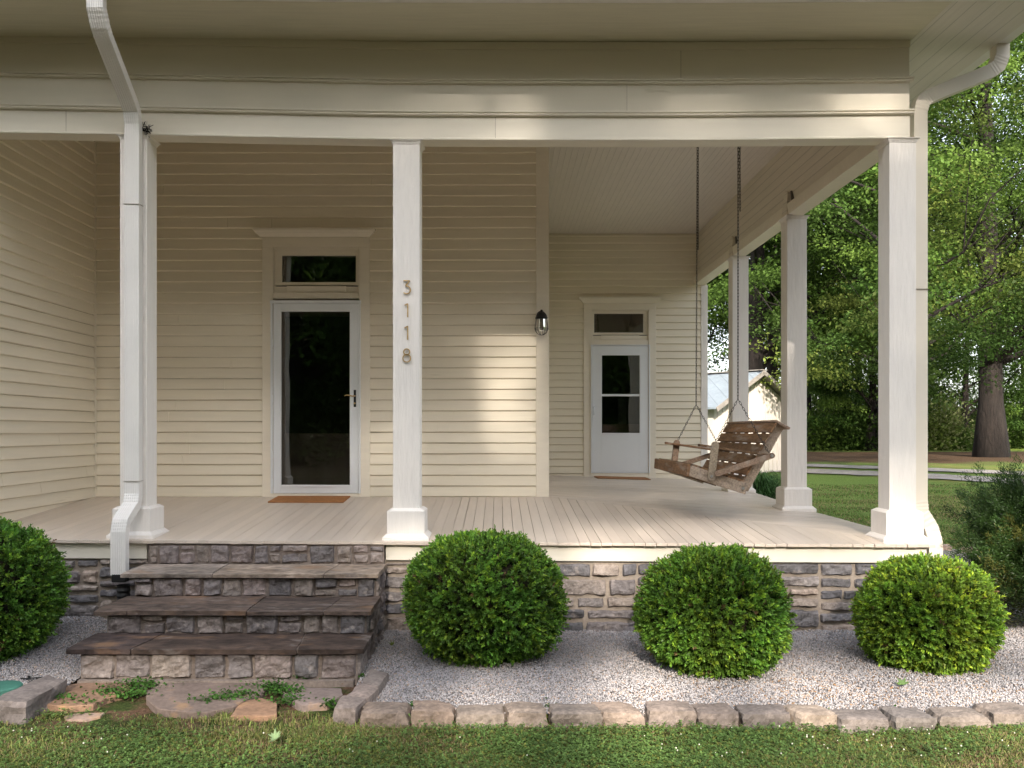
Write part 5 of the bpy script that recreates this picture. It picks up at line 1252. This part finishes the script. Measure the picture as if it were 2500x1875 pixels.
tag(np_mesh('undergrowth', np.concatenate(V_), 4, m_leaf, None, np.concatenate(Cc)), 'tangled green undergrowth along the edge of the wood', 'undergrowth', kind='stuff')

# trees behind the photographer: they dapple the sunlight and stand in the door glass
def keep(Vq, rs):
    """thin the crowns where the photograph shows the sun coming through"""
    cn = Vq.reshape(-1, 4, 3).mean(1); t = (YF-cn[:, 1])/SUN_DIR.y; xp = cn[:, 0]+SUN_DIR.x*t; zp = cn[:, 2]+SUN_DIR.z*t
    op = np.full(len(cn), 0.)
    for (cx, cz, ax, az_, amt) in GAPS: op = np.maximum(op, amt*np.clip(1.6-1.6*(((xp-cx)/ax)**2+((zp-cz)/az_)**2), 0, 1))
    return rs.rand(len(cn)) > op
GAPS = [(.14, 1.90, .55, .50, .86), (.22, 1.25, .45, .6, .74), (-.75, 2.55, .34, .42, .76), (.02, 2.62, .28, .28, .74), (1.75, 2.6, .35, .3, .6), (3.0, 2.5, .5, .5, .5), (1.9, .9, 1.0, .5, .6), (3.5, .2, .9, 1.5, .25),
        (2.6, -.9, 2.8, .7, .80), (.2, -1.2, 1.6, .5, .65), (4.5, -1.5, 2.5, 1.0, .9), (2.0, -2.8, 3.6, .9, .96), (-2, -2.9, 2.8, .8, .9), (6.5, -.5, 2.5, 3, .9)]
for i, (x, y, H, z0, cr, pal) in enumerate(((-10, -25, 28, 1.5, 8.5, PD), (-1, -29, 30, 1.2, 8.5, PD+PL), (9.5, -26, 28, 1.6, 8.0, PL), (-21, -22, 26, 1.2, 8.0, PD), (21, -24, 24, 1.2, 8.0, PD))):
    mb, Vq, Cc = make_tree_meshes(200+i, H, .4, z0, cr, 190, 480, .30, pal)
    loc = np.array([x, y, -1.66]); rs = np.random.RandomState(300+i); k = keep(Vq+loc, rs); Vq = Vq.reshape(-1, 4, 3)[k].reshape(-1, 3); Cc = Cc[k]
    r = thing('broadleaf_tree', ['leafy tree behind the photographer, straight out from the steps', 'tallest leafy tree behind the photographer, facing the middle column', 'lighter leafy tree behind the photographer, facing the swing', 'leafy tree behind the photographer, off to the left', 'leafy tree behind the photographer, off to the right'][i], 'tree', tuple(loc), 'trees behind the photographer')
    o = mb.build('trunk', m_bark, None, smooth=True); o.parent = r; o = np_mesh('crown', Vq, 4, m_leaf, None, Cc); o.parent = r

rs = np.random.RandomState(91); n = 150000; x = rs.uniform(-80, 80, n); z = -1.7+rs.beta(1.15, 1.25, n)*(19+3*np.sin(x*.21)+2*np.sin(x*.53)); y = -47+rs.normal(0, 2.2, n)  # added leaf wall, out of view, keeps sky specks out of the glass
L = rs.uniform(.45, 1.0, n); c = np.array([.15, .23, .06])*rs.uniform(.2, 2.0, n)[:, None]
tag(np_mesh('undergrowth', leaf_quads(np.stack([x, y, z], 1), rs.normal(size=(n, 3)), rs.normal(size=(n, 3))+np.array([0, 1, 1]), L, L*.75), 4, m_leaf, None, c), 'unseen wall of leaves added far behind the photographer to darken the door reflections', 'undergrowth', kind='stuff')
